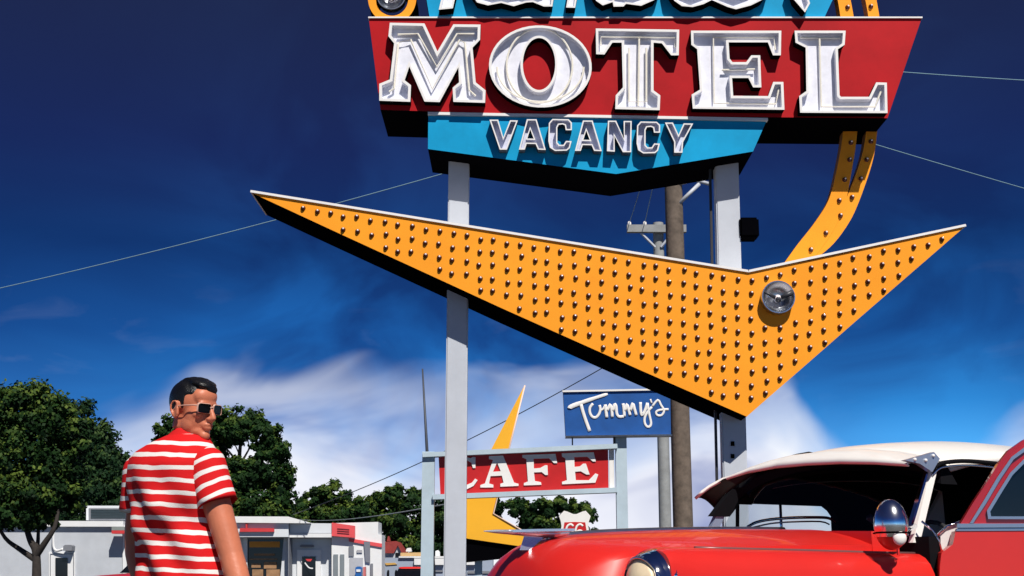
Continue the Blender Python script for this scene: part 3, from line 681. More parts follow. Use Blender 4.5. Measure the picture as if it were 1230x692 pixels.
tree('leafy_tree', 'big dark green tree at the far left with a forked trunk before the white wall',
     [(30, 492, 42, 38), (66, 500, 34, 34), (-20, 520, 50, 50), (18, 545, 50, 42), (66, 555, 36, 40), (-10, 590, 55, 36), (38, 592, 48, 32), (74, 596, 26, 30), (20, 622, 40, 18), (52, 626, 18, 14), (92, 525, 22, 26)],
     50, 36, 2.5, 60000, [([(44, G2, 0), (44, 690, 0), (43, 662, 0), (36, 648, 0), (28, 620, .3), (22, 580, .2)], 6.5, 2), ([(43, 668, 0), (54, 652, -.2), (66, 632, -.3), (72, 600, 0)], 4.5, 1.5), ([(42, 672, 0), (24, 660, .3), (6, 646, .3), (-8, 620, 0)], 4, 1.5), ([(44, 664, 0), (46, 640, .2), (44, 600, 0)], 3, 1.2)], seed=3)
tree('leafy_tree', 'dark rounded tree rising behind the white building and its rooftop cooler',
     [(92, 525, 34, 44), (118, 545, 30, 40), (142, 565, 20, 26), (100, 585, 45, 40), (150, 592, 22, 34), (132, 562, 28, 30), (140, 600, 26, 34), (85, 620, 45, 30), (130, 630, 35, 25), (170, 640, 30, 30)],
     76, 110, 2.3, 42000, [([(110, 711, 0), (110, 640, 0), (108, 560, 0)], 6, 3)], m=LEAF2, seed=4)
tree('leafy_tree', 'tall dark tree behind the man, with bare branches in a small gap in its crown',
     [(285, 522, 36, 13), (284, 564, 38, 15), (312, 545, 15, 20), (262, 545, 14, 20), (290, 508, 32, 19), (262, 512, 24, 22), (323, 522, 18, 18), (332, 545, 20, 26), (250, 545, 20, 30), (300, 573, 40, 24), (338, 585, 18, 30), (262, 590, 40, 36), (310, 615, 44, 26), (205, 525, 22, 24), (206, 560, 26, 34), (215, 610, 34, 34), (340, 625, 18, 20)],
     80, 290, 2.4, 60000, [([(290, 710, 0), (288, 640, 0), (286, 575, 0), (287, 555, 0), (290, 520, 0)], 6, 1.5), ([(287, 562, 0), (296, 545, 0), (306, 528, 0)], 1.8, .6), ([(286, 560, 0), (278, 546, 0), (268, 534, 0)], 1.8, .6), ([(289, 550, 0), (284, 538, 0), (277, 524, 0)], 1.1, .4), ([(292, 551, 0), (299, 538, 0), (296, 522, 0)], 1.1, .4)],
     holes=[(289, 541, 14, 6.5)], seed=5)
GRP = 'row of distant trees behind the station'
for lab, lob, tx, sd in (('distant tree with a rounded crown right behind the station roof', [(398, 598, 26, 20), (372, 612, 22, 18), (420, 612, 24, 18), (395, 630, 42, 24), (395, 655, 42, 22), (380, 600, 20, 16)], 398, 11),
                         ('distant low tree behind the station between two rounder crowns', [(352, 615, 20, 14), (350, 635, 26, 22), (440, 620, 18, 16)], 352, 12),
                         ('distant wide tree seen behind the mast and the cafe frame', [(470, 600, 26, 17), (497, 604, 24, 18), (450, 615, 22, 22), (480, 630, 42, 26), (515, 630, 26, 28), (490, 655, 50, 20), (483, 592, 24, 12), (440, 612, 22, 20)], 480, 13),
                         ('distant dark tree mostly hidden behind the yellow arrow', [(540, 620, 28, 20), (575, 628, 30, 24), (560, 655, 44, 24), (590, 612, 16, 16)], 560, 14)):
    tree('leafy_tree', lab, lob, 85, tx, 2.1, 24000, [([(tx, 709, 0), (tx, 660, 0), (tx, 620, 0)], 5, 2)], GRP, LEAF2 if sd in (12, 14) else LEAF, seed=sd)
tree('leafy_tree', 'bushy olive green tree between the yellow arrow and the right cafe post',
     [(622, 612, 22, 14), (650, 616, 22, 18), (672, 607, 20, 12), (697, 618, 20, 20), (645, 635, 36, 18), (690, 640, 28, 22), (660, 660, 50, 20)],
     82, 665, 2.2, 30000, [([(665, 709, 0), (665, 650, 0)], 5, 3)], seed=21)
# ------------------------------------------------------------------ cars
def superring(u, yc, hw, z0, z1, n=20, pw=2.6, taper=1.0):
    zc = (z0+z1)/2; hz = (z1-z0)/2; out = []
    for i in range(n):
        a = 2*pi*i/n; c, s_ = cos(a), sin(a)
        y = hw*abs(c)**(2/pw)*(1 if c > 0 else -1); z = hz*abs(s_)**(2/pw)*(1 if s_ > 0 else -1)
        out.append(V((u, yc+y*(1-(1-taper)*(z/hz*.5+.5)), zc+z)))
    return out
def wheel(parent, u, v, r=.34, w_=.2, side=1):
    e = bpy.data.objects.new('wheel', None); COL.objects.link(e); e.parent = parent; e.location = (u, v, r); e.empty_display_size = .1
    def rev(prof, n=24):
        bm = bmesh.new(); loft(bm, [[V((rr*cos(2*pi*i/n), y*side, rr*sin(2*pi*i/n))) for i in range(n)] for rr, y in prof], cap=False); return bm
    done('tyre', rev([(r*.62, w_/2), (r*.8, w_/2+.01), (r*.97, w_/2-.02), (r, w_/4), (r, -w_/4), (r*.97, -w_/2+.02), (r*.62, -w_/2)]), RUBBER, e, smooth=True)
    done('rim', rev([(.001, w_/2-.0), (r*.2, w_/2-.005), (r*.42, w_/2-.045), (r*.6, w_/2+.004), (r*.64, w_/2-.0), (r*.6, -w_/2+.04)]), CHROME, e, smooth=True)
    return e
AL = R(30)
car = empty('classic_car', (1.655, 7.28, 0), 'red vintage car with white roof, chrome details and its door ajar at right', 'car', rz=R(180)+AL)
MCAR = Matrix.Translation((1.655, 7.28, 0)) @ Matrix.Rotation(R(180)+AL, 4, 'Z'); MCI = MCAR.inverted()
def cpx(x, y, v):      # pixel -> car coordinates on the lengthwise vertical plane at side offset v
    o = MCI @ V((0, 0, H0)); d = MCI.to_3x3() @ ray(x, y); t = (v-o.y)/d.y; return o+d*t
# hood
def hood_ring(u, zc, hw, drop, zb, n=17):
    top = []
    for i in range(n):
        t = -1+2*i/(n-1); top.append(V((u-.10*abs(t)**3*hw, t*hw, zc-drop*abs(t)**2.3)))
    return top+[V((u, hw*.98, zb)), V((u, 0, zb)), V((u, -hw*.98, zb))]
bm = bmesh.new()
loft(bm, [hood_ring(u, zc, hw, dr, .6) for u, zc, hw, dr in ((.20, 1.153, .60, .09), (.6, 1.148, .60, .09), (1.0, 1.137, .59, .09), (1.4, 1.118, .57, .09), (1.62, 1.10, .54, .095), (1.74, 1.075, .50, .10), (1.82, 1.035, .46, .11), (1.88, .97, .42, .10), (1.915, .88, .38, .07), (1.92, .75, .36, .02))])
hood = done('hood', bm, CARRED, car, smooth=True, angle=50)
bm = bmesh.new(); tube(bm, smoothpts([(.25, 0, 1.153), (.6, 0, 1.149), (1.0, 0, 1.139), (1.4, 0, 1.121), (1.62, 0, 1.103), (1.72, 0, 1.085)], 5), .013, 8); done('centre_strip', bm, STEEL, hood, smooth=True)
# hood ornament: swept chrome wings on a pedestal
bm = bmesh.new()
loft(bm, [superring(1.60, 0, .012, 1.10, 1.125, 12), superring(1.70, 0, .03, 1.085, 1.128, 12), superring(1.85, 0, .035, 1.095, 1.125, 12), superring(2.0, 0, .018, 1.105, 1.122, 12), superring(2.06, 0, .004, 1.112, 1.116, 12)])
for sgn in (1, -1):
    vs = [(1.98, 0, 1.12), (1.82, sgn*.07, 1.126), (1.64, sgn*.12, 1.130), (1.70, sgn*.05, 1.124), (1.62, 0, 1.12)]
    a = [bm.verts.new(q) for q in vs]; b_ = [bm.verts.new((q[0], q[1], q[2]-.012)) for q in vs]
    bm.faces.new(a); bm.faces.new(b_[::-1])
    for i in range(5): bm.faces.new((a[i], b_[i], b_[(i+1) % 5], a[(i+1) % 5]))
loft(bm, [[V((1.87, .0, 1.03)), V((1.82, .012, 1.03)), V((1.82, -.012, 1.03))], [V((1.84, 0, 1.11)), V((1.72, .012, 1.11)), V((1.72, -.012, 1.11))]])
done('hood_ornament', bm, mat('ornament_chrome', (.62, .66, .72), .22, metal=.75), hood, smooth=True, angle=40)
# front fenders
for sd in (1, -1):
    bm = bmesh.new()
    rr = []
    for u, z0, z1, hw in ((.045, .30, 1.022, .19), (.4, .30, 1.025, .19), (.8, .30, 1.03, .19), (1.2, .34, 1.033, .185), (1.42, .45, 1.035, .18), (1.55, .60, 1.035, .172), (1.60, .70, 1.03, .162), (1.63, .74, 1.02, .15)):
        if sd < 0 and u > 1: u = 1+(u-1)*.62
        rr.append(superring(u, sd*(.86-hw), hw, z0, z1, 28, 3.0, .96))
    loft(bm, rr); fe = done('front_fender', bm, CARRED, car, smooth=True, angle=50)
    bm = bmesh.new(); tube(bm, [(u, sd*.72, z) for u, z in ((.06, 1.020), (.4, 1.022), (.8, 1.027), (1.2, 1.030), (1.40 if sd > 0 else 1.25, 1.032))], .0085, 8, 0, (V((0, 0, 1)), .8)); done('crest_reflection_line', bm, mat('crest_reflection_grey', (.22, .10, .10), .35, metal=.3), fe, smooth=True)  # dark reflection line of the fender crest, built as a thin coloured strip
    # headlight
    c = V((1.63, sd*.715, .876)) if sd > 0 else V((1.43, sd*.70, .85)); bm = bmesh.new()
    rg = lambda u, r0: [c+V((u, r0*cos(2*pi*i/32), r0*sin(2*pi*i/32))) for i in range(32)]
    loft(bm, [rg(-.10, .135), rg(0, .138), rg(.045, .134), rg(.065, .122), rg(.062, .112), rg(.02, .110)], cap=False)
    hl = done('headlight', bm, CHROME, car, smooth=True, angle=40)
    bm = bmesh.new(); loft(bm, [[c+V((.062+.045*(1-k*k), .112*k*cos(2*pi*i/24), .112*k*sin(2*pi*i/24))) for i in range(24)] for k in (1, .85, .6, .3, .05)]); done('lens', bm, LENS, hl, smooth=True)
    bm = bmesh.new(); rings = []
    for k, (r0, r1) in enumerate(((.0, .150), (.0, .144))):
        pass
    gr = []
    for j in range(7):
        f = j/6; row = []
        for i in range(19):
            a = R(8)+i/18*R(164); ext = .075*sin(a)**.55
            u = -.03+f*(ext+.03); r0 = .146-.012*f+.006*sin(a)
            row.append(c+V((u, r0*cos(a)*1.0, r0*sin(a)-.028*f*f)))
        gr.append(row)
    vv = [[bm.verts.new(p) for p in row] for row in gr]
    for a_, b_ in zip(vv, vv[1:]):
        for i in range(18): bm.faces.new((a_[i], a_[i+1], b_[i+1], b_[i]))
    ob = done('visor_hood', bm, CHROME, hl, smooth=True); md = ob.modifiers.new('s', 'SOLIDIFY'); md.thickness = .008
    bm = bmesh.new(); tube(bm, gr[-1], .006, 6); done('visor_lip', bm, CHROME, hl, smooth=True)
# body: cowl, far door side, rear quarters, rocker (near door opening left empty)
bm = bmesh.new()
loft(bm, [superring(u, 0, hw, .28, z1, 32, 4.5, .93) for u, z1, hw in ((-1.28, 1.08, .86), (-1.8, 1.09, .88), (-2.4, 1.06, .87), (-2.9, .98, .83), (-3.2, .86, .74), (-3.3, .7, .6))])
box(bm, (-1.30, -.86, .35), (.05, -.80, 1.10)); box(bm, (-1.30, .62, .28), (.05, .84, .42))
loft(bm, [[V((u, -.66, .7)), V((u, .62, .7)), V((u, .60, z)), V((u, 0, z+.02)), V((u, -.60, z))] for u, z in ((-.02, 1.12), (.22, 1.128))])
box(bm, (.05, -.66, .5), (1.6, .66, .95))
done('body', bm, CARRED, car, smooth=True, angle=35)
bm = bmesh.new(); box(bm, (-1.32, -.79, .3), (-.02, .61, .42)); box(bm, (-.06, -.62, .42), (.04, .62, 1.115)); box(bm, (-1.6, -.78, .4), (-1.29, .78, 1.07)); done('cabin_floor', bm, INTER, car)
for v0 in (.10, -.62):
    bm = bmesh.new(); box(bm, (-1.05, v0, .42), (-.5, v0+.52, .62)); box(bm, (-1.15, v0, .6), (-.98, v0+.52, 1.12)); bmesh.ops.bevel(bm, geom=bm.edges[:], offset=.04, segments=3, affect='EDGES'); done('seat', bm, INTER, car, smooth=True)
bm = bmesh.new(); sc_ = V((-.38, .34, 1.02)); ax = V((1, 0, .55)).normalized(); u_ = V((0, 1, 0)); w2 = ax.cross(u_)
tube(bm, [sc_+(u_*cos(2*pi*i/24)+w2*sin(2*pi*i/24))*.2 for i in range(25)], .012, 8); tube(bm, [sc_+u_*.2, sc_, sc_-u_*.2], .009, 6); tube(bm, [sc_, sc_-w2*.2], .009, 6); tube(bm, [sc_, sc_+ax*.4], .02, 8)
done('steering_wheel', bm, mat('wheel_rim_grey', (.05, .05, .055), .3), car, smooth=True)
# cut-away hinge area: dark A-post below the belt
bm = bmesh.new(); box(bm, (-.10, .62, .42), (.04, .80, 1.10)); done('door_jamb', bm, INTER, car)
# roof
def zroof(u):
    P = [(-.26, 1.585), (-.45, 1.632), (-.75, 1.658), (-1.1, 1.662), (-1.5, 1.635), (-1.9, 1.53), (-2.2, 1.40), (-2.45, 1.22), (-2.55, 1.10)]
    for (a, b_), (c_, d_) in zip(P, P[1:]):
        if u <= a and u >= c_: return b_+(d_-b_)*(u-a)/(c_-a)
    return P[-1][1]
def skew(v): return .31*max(0, (.63-v)/1.26)**1.3
def hdr(v, dz=0): t = v/.65; return V((-.26-.05*t*t+skew(v), v, 1.585-.11*abs(t)**2.4-(.06*t**4 if t < 0 else 0)+dz))
def hwroof(u): return .63 if u > -1.7 else .63+.05*(-1.7-u)
bm = bmesh.new(); us = [-.26, -.34, -.45, -.6, -.75, -.95, -1.2, -1.5, -1.75, -1.9]
rows = []
for u in us:
    z = zroof(u); hw = hwroof(u); row = []
    for i in range(21):
        t = -1+i/10; fw = max(0, min(1, (u+1.3)/1.04)); row.append(V((u-.05*(t*t)*(u > -.5)+skew(t*hw)*fw, t*hw, z-.11*abs(t)**2.6-(.06*t**4*fw if t < 0 else 0))))
    rows.append([row[0]-V((0, 0, .05))]+row+[row[-1]-V((0, 0, .05))])
vv = [[bm.verts.new(p) for p in r_] for r_ in rows]
for a_, b_ in zip(vv, vv[1:]):
    for i in range(len(a_)-1): bm.faces.new((a_[i], b_[i], b_[i+1], a_[i+1]))
roof = done('roof', bm, [CREAM, INTER], car, smooth=True)
md = roof.modifiers.new('s', 'SOLIDIFY'); md.thickness = .03; md.offset = -1; md.material_offset = 1; md.material_offset_rim = 0
md = roof.modifiers.new('sub', 'SUBSURF'); md.levels = md.render_levels = 1
# rear roof quarters: with a rear window
bm = bmesh.new()
for sd in (1, -1):
    loft(bm, [[V((-1.30, sd*.64, 1.06)), V((-1.30, sd*.60, 1.06)), V((-1.62, sd*.585, 1.47)), V((-1.62, sd*.62, 1.47))], [V((-2.5, sd*.66, 1.04)), V((-2.5, sd*.62, 1.04)), V((-1.92, sd*.56, 1.46)), V((-1.92, sd*.60, 1.46))]])
done('rear_pillar', bm, CREAM, car)
bm = bmesh.new(); bm.faces.new([bm.verts.new(q) for q in ((-2.52, .63, 1.06), (-2.52, -.63, 1.06), (-1.9, -.57, 1.50), (-1.9, .57, 1.50))]); ob = done('rear_window', bm, DGLASS, car); md = ob.modifiers.new('s', 'SOLIDIFY'); md.thickness = .006
bm = bmesh.new(); loft(bm, [[V((u, .6, 1.0))]+[V((u, t*.6, 1.572-.11*abs(t)**2.6)) for t in [1-i/8 for i in range(17)]]+[V((u, -.6, 1.0))] for u in (-1.65, -1.60)]); done('cabin_light_block', bm, INTER, car)  # added dark panel that closes the rear so the cabin looks black
# windshield pillars (white near one), header, far side frame
def strip4(bm, a, b_, wu, wv, mi=0):
    a = V(a); b_ = V(b_); loft(bm, [[p+V((-wu, -wv, 0)), p+V((wu, -wv, 0)), p+V((wu, wv, 0)), p+V((-wu, wv, 0))] for p in (a, b_)], mi)
NB, NT = cpx(1097, 637, .70), cpx(1121, 562, .63)
FB, FT = cpx(851, 634, -.66), cpx(868, 610, -.64)
bm = bmesh.new(); strip4(bm, NB-V((0, 0, .06)), NT+V((0, 0, .02)), .024, .016); done('windshield_pillar', bm, CREAM, car)
bm = bmesh.new(); strip4(bm, NB+V((.045, .0, -.03)), NT+V((.04, 0, 0)), .008, .012); done('windshield_trim', bm, CHROME, car)
bm = bmesh.new(); strip4(bm, FB-V((0, 0, .06)), FT+V((0, 0, 0)), .03, .016); done('windshield_pillar', bm, mat('pillar_bluegrey', (.28, .36, .50), .3, metal=.2), car)
bm = bmesh.new(); loft(bm, [[hdr(t*.63, -.012 if t > -.25 else .012), hdr(t*.63, -.02)+V((.05, 0, -.03)), hdr(t*.63, -.02)+V((.05, 0, -.09)), hdr(t*.63, -.02)+V((-.07, 0, -.09))] for t in [-1+i/8 for i in range(17)]])
strip4(bm, FT+V((.03, 0, -.05)), hdr(-.61, -.03)+V((.03, 0, 0)), .065, .02)
done('windshield_header', bm, INTER, car)
# far side: dark frame round the passenger window, with vent bar and chrome belt
o1, o2, o3, o4 = cpx(885, 634, -.66), cpx(885, 604.5, -.66), cpx(1000, 610, -.66), cpx(1010, 634, -.66)
zt, zb = o2.z, o1.z
bm = bmesh.new()
box(bm, (-1.62, -.68, zt), (.03, -.62, 1.492)); loft(bm, [[V((o3.x-.02, y, zt+.01)), V((o3.x+.09, y, zt+.01)), V((o3.x+.03, y, zt-.025)), V((o3.x-.02, y, zt-.08))] for y in (-.68, -.62)]); box(bm, (-1.62, -.68, 1.06), (o3.x, -.62, zt))
strip4(bm, V((o1.x, -.66, 1.09)), V((o1.x, -.645, zt)), .006, .010)
done('side_window_frame', bm, INTER, car)
bm = bmesh.new(); q = cpx(937, 632, -.66); strip4(bm, V((q.x, -.65, 1.08)), V((q.x, -.65, zt)), .006, .006)
P = [cpx(x, y, -.64) for x, y in ((898, 633), (908, 627.5), (925, 624), (950, 622), (975, 621.5), (993, 622), (1000, 625), (1006, 631))]; tube(bm, smoothpts(P, 3), .009, 8)
P = [cpx(x, y, -.64) for x, y in ((905, 633.5), (925, 629), (950, 627), (985, 626.5), (996, 630))]; tube(bm, smoothpts(P, 3), .005, 8)
done('belt_trim', bm, CHROME, car, smooth=True)
# windshield glass
GL = glass_mat('windshield_glass', (.62, .68, .72), .06)
bm = bmesh.new(); n = 12; lo = []; hi = []
for i in range(n+1):
    t = -1+2*i/n; lo.append(bm.verts.new((.16-.12*t*t+(.14*t*t if t < 0 else 0), t*.66, 1.10))); hi.append(bm.verts.new(hdr(t*.615, -.06)+V((.03, 0, 0))))
for i in range(n): bm.faces.new((lo[i], lo[i+1], hi[i+1], hi[i]))
done('windshield', bm, GL, car, smooth=True)
bm = bmesh.new(); box(bm, (-.05, -.6, 1.0), (.08, .6, 1.135)); bmesh.ops.bevel(bm, geom=bm.edges[:], offset=.03, segments=2, affect='EDGES'); done('dashboard', bm, mat('dash_blue', (.06, .11, .22), .5), car, smooth=True)
# outside sun visor
def interp(K, t):
    for (a, p), (b_, q) in zip(K, K[1:]):
        if a <= t <= b_: return p.lerp(q, (t-a)/(b_-a))
    return K[-1][1] if t > K[-1][0] else K[0][1]
FK = [(v, cpx(x, y, v)) for v, x, y in ((-.72, 834, 597.5), (-.68, 848, 585.5), (-.62, 868, 574.5), (-.50, 895, 566), (-.30, 930, 559.5), (-.05, 968, 556), (.2, 1008, 554), (.45, 1050, 554.5), (.67, 1090, 557))]
RK = [(v, cpx(x, y, v)) for v, x, y in ((-.72, 858, 610), (-.68, 863, 606), (-.62, 872, 592))]+[(v, hdr(v*.97)) for v in (-.5, -.38, -.25, 0, .2, .4, .55, .67)]
bm = bmesh.new(); rows = []
for i in range(57):
    v = -.72+1.39*i/56
    front = interp(FK, v); rear = interp(RK, v); row = []
    for j in range(7):
        f = j/6; p = rear.lerp(front, f); p.z += .02*sin(pi*f); row.append(p)
    row.append(front+V((-.012, 0, -.012))); rows.append(row)
vv = [[bm.verts.new(p) for p in r_] for r_ in rows]
for a_, b_ in zip(vv, vv[1:]):
    for i in range(len(a_)-1): bm.faces.new((a_[i], a_[i+1], b_[i+1], b_[i]))
vis = done('sun_visor', bm, [CREAM, VISORU], car, smooth=True)
md = vis.modifiers.new('s', 'SOLIDIFY'); md.thickness = .008; md.offset = 0; md.material_offset = 1
VIS_ROWS = rows
# visor bracket
bk = [cpx(x, y, .70) for x, y in ((1087, 553), (1122, 543), (1129, 551), (1120, 567), (1105, 557))]
bm = bmesh.new(); f0 = [bm.verts.new(p) for p in bk]; f1 = [bm.verts.new(p-V((0, .03, 0))) for p in bk]
bm.faces.new(f0); bm.faces.new(f1[::-1])
for i in range(5): bm.faces.new((f0[i], f1[i], f1[(i+1) % 5], f0[(i+1) % 5]))
br = done('visor_bracket', bm, mat('bracket_metal', (.40, .46, .58), .3, metal=.6), vis)
for x, y in ((1099, 552), (1112, 553), (1121, 547.5)):
    bm = bmesh.new(); ball(bm, cpx(x, y, .703), .009, 10, 8); done('rivet', bm, WHITE, br, smooth=True)
# near side roof rail with chrome drip moulding
bm = bmesh.new(); P = smoothpts([cpx(x, y, .66) for x, y in ((1119, 566), (1126, 559), (1136, 555.5), (1165, 554), (1215, 559), (1260, 566))], 4); tube(bm, P, .011, 8); rl = done('side_rail', bm, INTER, car, smooth=True)
bm = bmesh.new(); tube(bm, [p+V((0, .0, -.022)) for p in P], .006, 8); done('rail_trim', bm, CHROME, rl, smooth=True)
# spotlight on the near pillar
c = cpx(1070, 630, .86); bm = bmesh.new()
vd = (MCI.to_3x3() @ V((0.2, -1, 0))).normalized()      # it looks roughly at the camera side
Mr = vd.to_track_quat('Y', 'Z').to_matrix().to_4x4()
ball(bm, c, (.078, .085, .118), 28, 18, 0, Mr)
sl = done('spotlight', bm, mat('satin_chrome', (.9, .9, .9), .16, metal=1, var=.02), car, smooth=True)
bm = bmesh.new(); cc = cpx(1077, 646.5, .90)+vd*.03; ball(bm, cc, (.034, .02, .034), 18, 12, 0, Mr); done('knob', bm, CREAM, sl, smooth=True)
bm = bmesh.new(); tube(bm, [cpx(1078, 645, .84), cpx(1079, 666, .80)], .007, 8); tube(bm, [cpx(1080, 640, .82), cpx(1099, 632, .72)], .014, 8); done('stem', bm, CHROME, sl, smooth=True)
bm = bmesh.new(); ball(bm, c, (.0795, .0865, .1195), 28, 18, 0, Mr)
lowv = [v for v in bm.verts if v.co.z > c.z-.042]; bmesh.ops.delete(bm, geom=lowv, context='VERTS'); done('lower_shell', bm, CARRED, sl, smooth=True)
bm = bmesh.new(); tube(bm, [c+(Mr.to_3x3() @ V((.0805*cos(2*pi*i/28), .087*sin(2*pi*i/28), -.040))) for i in range(29)], .0035, 6); done('seam_ring', bm, BLACK, sl, smooth=True)
# open near door, hinged at the front, swung clear of the body
HG = MCAR @ cpx(1127, 664, .86); DY = HG.y
dirx = V((1, -.10, 0)).normalized()
def dpx(x, y, off=0):   # pixel on the open door's outer plane (world)
    nrm_ = V((dirx.y, -dirx.x, 0)); d = ray(x, y); o = V((0, 0, H0)); p0 = HG+nrm_*off
    t = (p0-o).dot(nrm_)/d.dot(nrm_); return o+d*t
DN = V((dirx.y, -dirx.x, 0))    # outward, towards the camera
def dpoly(bm, pts, thick, off=0, mi=0, holes=None):
    loops = [pts]+(holes or [])
    L2 = []
    for l in loops: L2.append([dpx(x, y, off) for x, y in l])
    flat = [p for l in L2 for p in l]
    tr = tessellate_polygon([[V(((p-HG).dot(dirx), p.z, 0)) for p in l] for l in L2])
    fa = [bm.verts.new(p) for p in flat]; fb = [bm.verts.new(p-DN*thick) for p in flat]
    for t in tr: bm.faces.new([fa[i] for i in t]).material_index = mi; bm.faces.new([fb[i] for i in reversed(t)]).material_index = mi
    k = 0
    for l in L2:
        n = len(l)
        for i in range(n): bm.faces.new((fa[k+i], fb[k+i], fb[k+(i+1) % n], fa[k+(i+1) % n])).material_index = mi
        k += n
bm = bmesh.new(); dpoly(bm, [(1148, 638), (1144.5, 654), (1137, 660), (1131, 664), (1129, 680), (1128.5, 700), (1130, 860), (1420, 880), (1420, 637), (1300, 637)], .09)
door = done('door', bm, CARRED, car, world=True)
bm = bmesh.new(); dpoly(bm, [(1152, 632), (1169, 604), (1187, 577), (1199, 557), (1211.5, 541), (1230, 528), (1262, 513), (1330, 506), (1400, 515), (1412, 560), (1414, 632)], .05, -.01, 0,
      [[(1187, 623.5), (1186, 614), (1199, 592.5), (1214, 569), (1230, 553), (1262, 538), (1330, 530), (1385, 538), (1390, 580), (1390, 624)]])
done('window_frame', bm, mat('car_red_deep', (.42, .008, .010), .3, coat=.6, var=.1), door, world=True)
bm = bmesh.new(); dpoly(bm, [(1165, 628.5), (1181, 602.5), (1198, 573.5), (1215, 549), (1231, 537), (1262, 521), (1330, 513), (1330, 516.5), (1262, 525), (1232, 541.5), (1217.5, 552), (1201.5, 576), (1185, 604), (1169, 628.5)], .02, .006); done('frame_trim', bm, mat('satin_trim', (.50, .54, .62), .3, metal=.85), door, world=True)
bm = bmesh.new(); lo = [(1187, 623.5), (1185.5, 613.5), (1198.5, 592), (1213.5, 568), (1229.5, 552), (1262, 537), (1330, 529), (1386, 537), (1391, 580), (1391, 624.5)]
inn = [(1190.5, 620.3), (1189.5, 614.5), (1201.5, 594.5), (1216.5, 570.5), (1232, 555), (1263, 540.5), (1330, 533), (1382, 540), (1387, 580), (1387, 620.5)]
dpoly(bm, lo, .03, .004, 0, [inn]); done('window_trim', bm, MC['satin_trim'], door, world=True)
bm = bmesh.new(); dpoly(bm, inn, .006, -.02); done('window_glass', bm, DGLASS, door, world=True)
bm = bmesh.new(); dpoly(bm, [(1150, 629), (1420, 628.5), (1420, 632.5), (1149.5, 634)], .03, .010); dpoly(bm, [(1149.5, 634.8), (1420, 633.5), (1420, 636.5), (1148.5, 637.8)], .03, .004); done('belt_moulding', bm, MC['satin_trim'], door, world=True)
bm = bmesh.new(); dpoly(bm, [(1151, 628), (1150, 636), (1140, 655), (1131, 662), (1127, 657), (1125, 645), (1137, 634)], .01, -.10); done('inner_corner', bm, VINYL, door, world=True)
bm = bmesh.new(); tube(bm, [dpx(x, y, -.09) for x, y in ((1153, 627), (1138, 632), (1126, 643))], .007, 6); tube(bm, [dpx(x, y, -.09) for x, y in ((1107, 626), (1120, 637), (1128, 650), (1131, 662))], .006, 6); done('corner_piping', bm, CHROME, door, smooth=True, world=True)
bm = bmesh.new(); dpoly(bm, [(1146, 690), (1400, 690), (1400, 860), (1140, 850)], .02, -.09); done('inner_panel', bm, VINYL, door, world=True)
# wheels, bumper, grille
for u, v in ((1.12, .74), (1.12, -.74), (-2.25, .74), (-2.25, -.74)): wheel(car, u, v, side=1 if v > 0 else -1)
bm = bmesh.new(); tube(bm, smoothpts([(1.35, .92, .46), (1.8, .84, .46), (2.03, .45, .46), (2.08, 0, .46), (2.03, -.45, .46), (1.8, -.84, .46), (1.35, -.92, .46)], 5), .075, 12); done('bumper', bm, CHROME, car, smooth=True)
bm = bmesh.new(); tube(bm, smoothpts([(-2.7, .92, .46), (-3.3, .84, .46), (-3.45, 0, .46), (-3.3, -.84, .46), (-2.7, -.92, .46)], 5), .075, 12); done('bumper', bm, CHROME, car, smooth=True)
bm = bmesh.new()
for z in (.60, .68, .76): tube(bm, smoothpts([(1.70, .52, z), (1.90, .3, z), (1.94, 0, z), (1.90, -.3, z), (1.70, -.52, z)], 4), .018, 8)
done('grille', bm, CHROME, car, smooth=True)
# simple but complete distant saloon cars
def saloon(loc, rz, label, m):
    e = empty('parked_car', loc, label, 'car', rz=rz)
    bm = bmesh.new(); loft(bm, [superring(u, 0, hw, .3, z1, 24, 4, .95) for u, z1, hw in ((-2.45, .72, .6), (-2.38, .88, .76), (-1.9, .97, .84), (-1.2, 1.02, .86), (0, 1.02, .87), (1.0, 1.0, .86), (1.9, .96, .84), (2.3, .88, .78), (2.42, .7, .62))]); done('body', bm, m, e, smooth=True, angle=50)
    bm = bmesh.new(); loft(bm, [superring(0, 0, .72, .9, 1.02, 4)[:0] or [V((x, y, z)) for x, y in ((.75, .74), (.75, -.74), (-1.35, -.74), (-1.35, .74))] for z in (1.0,)]+[[V((x, y, 1.40)) for x, y in ((.25, .60), (.25, -.60), (-1.0, -.60), (-1.0, .60))]]); done('window_band', bm, DGLASS, e)
    bm = bmesh.new(); loft(bm, [superring(u, 0, hw, 1.385, z1, 16, 3) for u, z1, hw in ((-1.1, 1.43, .5), (-.9, 1.48, .61), (-.3, 1.50, .63), (.2, 1.48, .61), (.33, 1.42, .5))]); done('roof', bm, m, e, smooth=True)
    for u, v in ((1.45, .76), (1.45, -.76), (-1.45, .76), (-1.45, -.76)): wheel(e, u, v, .33, .2, 1 if v > 0 else -1)
    for v in (.62, -.62):
        bm = bmesh.new(); ball(bm, (2.34, v, .74), (.04, .11, .11), 14, 10); done('headlight', bm, CHROME, e, smooth=True)
    for u in (2.45, -2.48):
        bm = bmesh.new(); tube(bm, [(u-.1*(1 if u > 0 else -1), .85, .45), (u, .5, .45), (u, -.5, .45), (u-.1*(1 if u > 0 else -1), -.85, .45)], .06, 10); done('bumper', bm, CHROME, e, smooth=True)
    return e
saloon((at(212, 690, 25.4).x, 25.4, 0), R(-105), 'red parked car mostly hidden behind the striped shirt of the man', CARRED)
saloon((at(493, 690, 70).x, 70, 0), R(-90), 'tiny red car parked far off in front of the low grey building', CARRED)
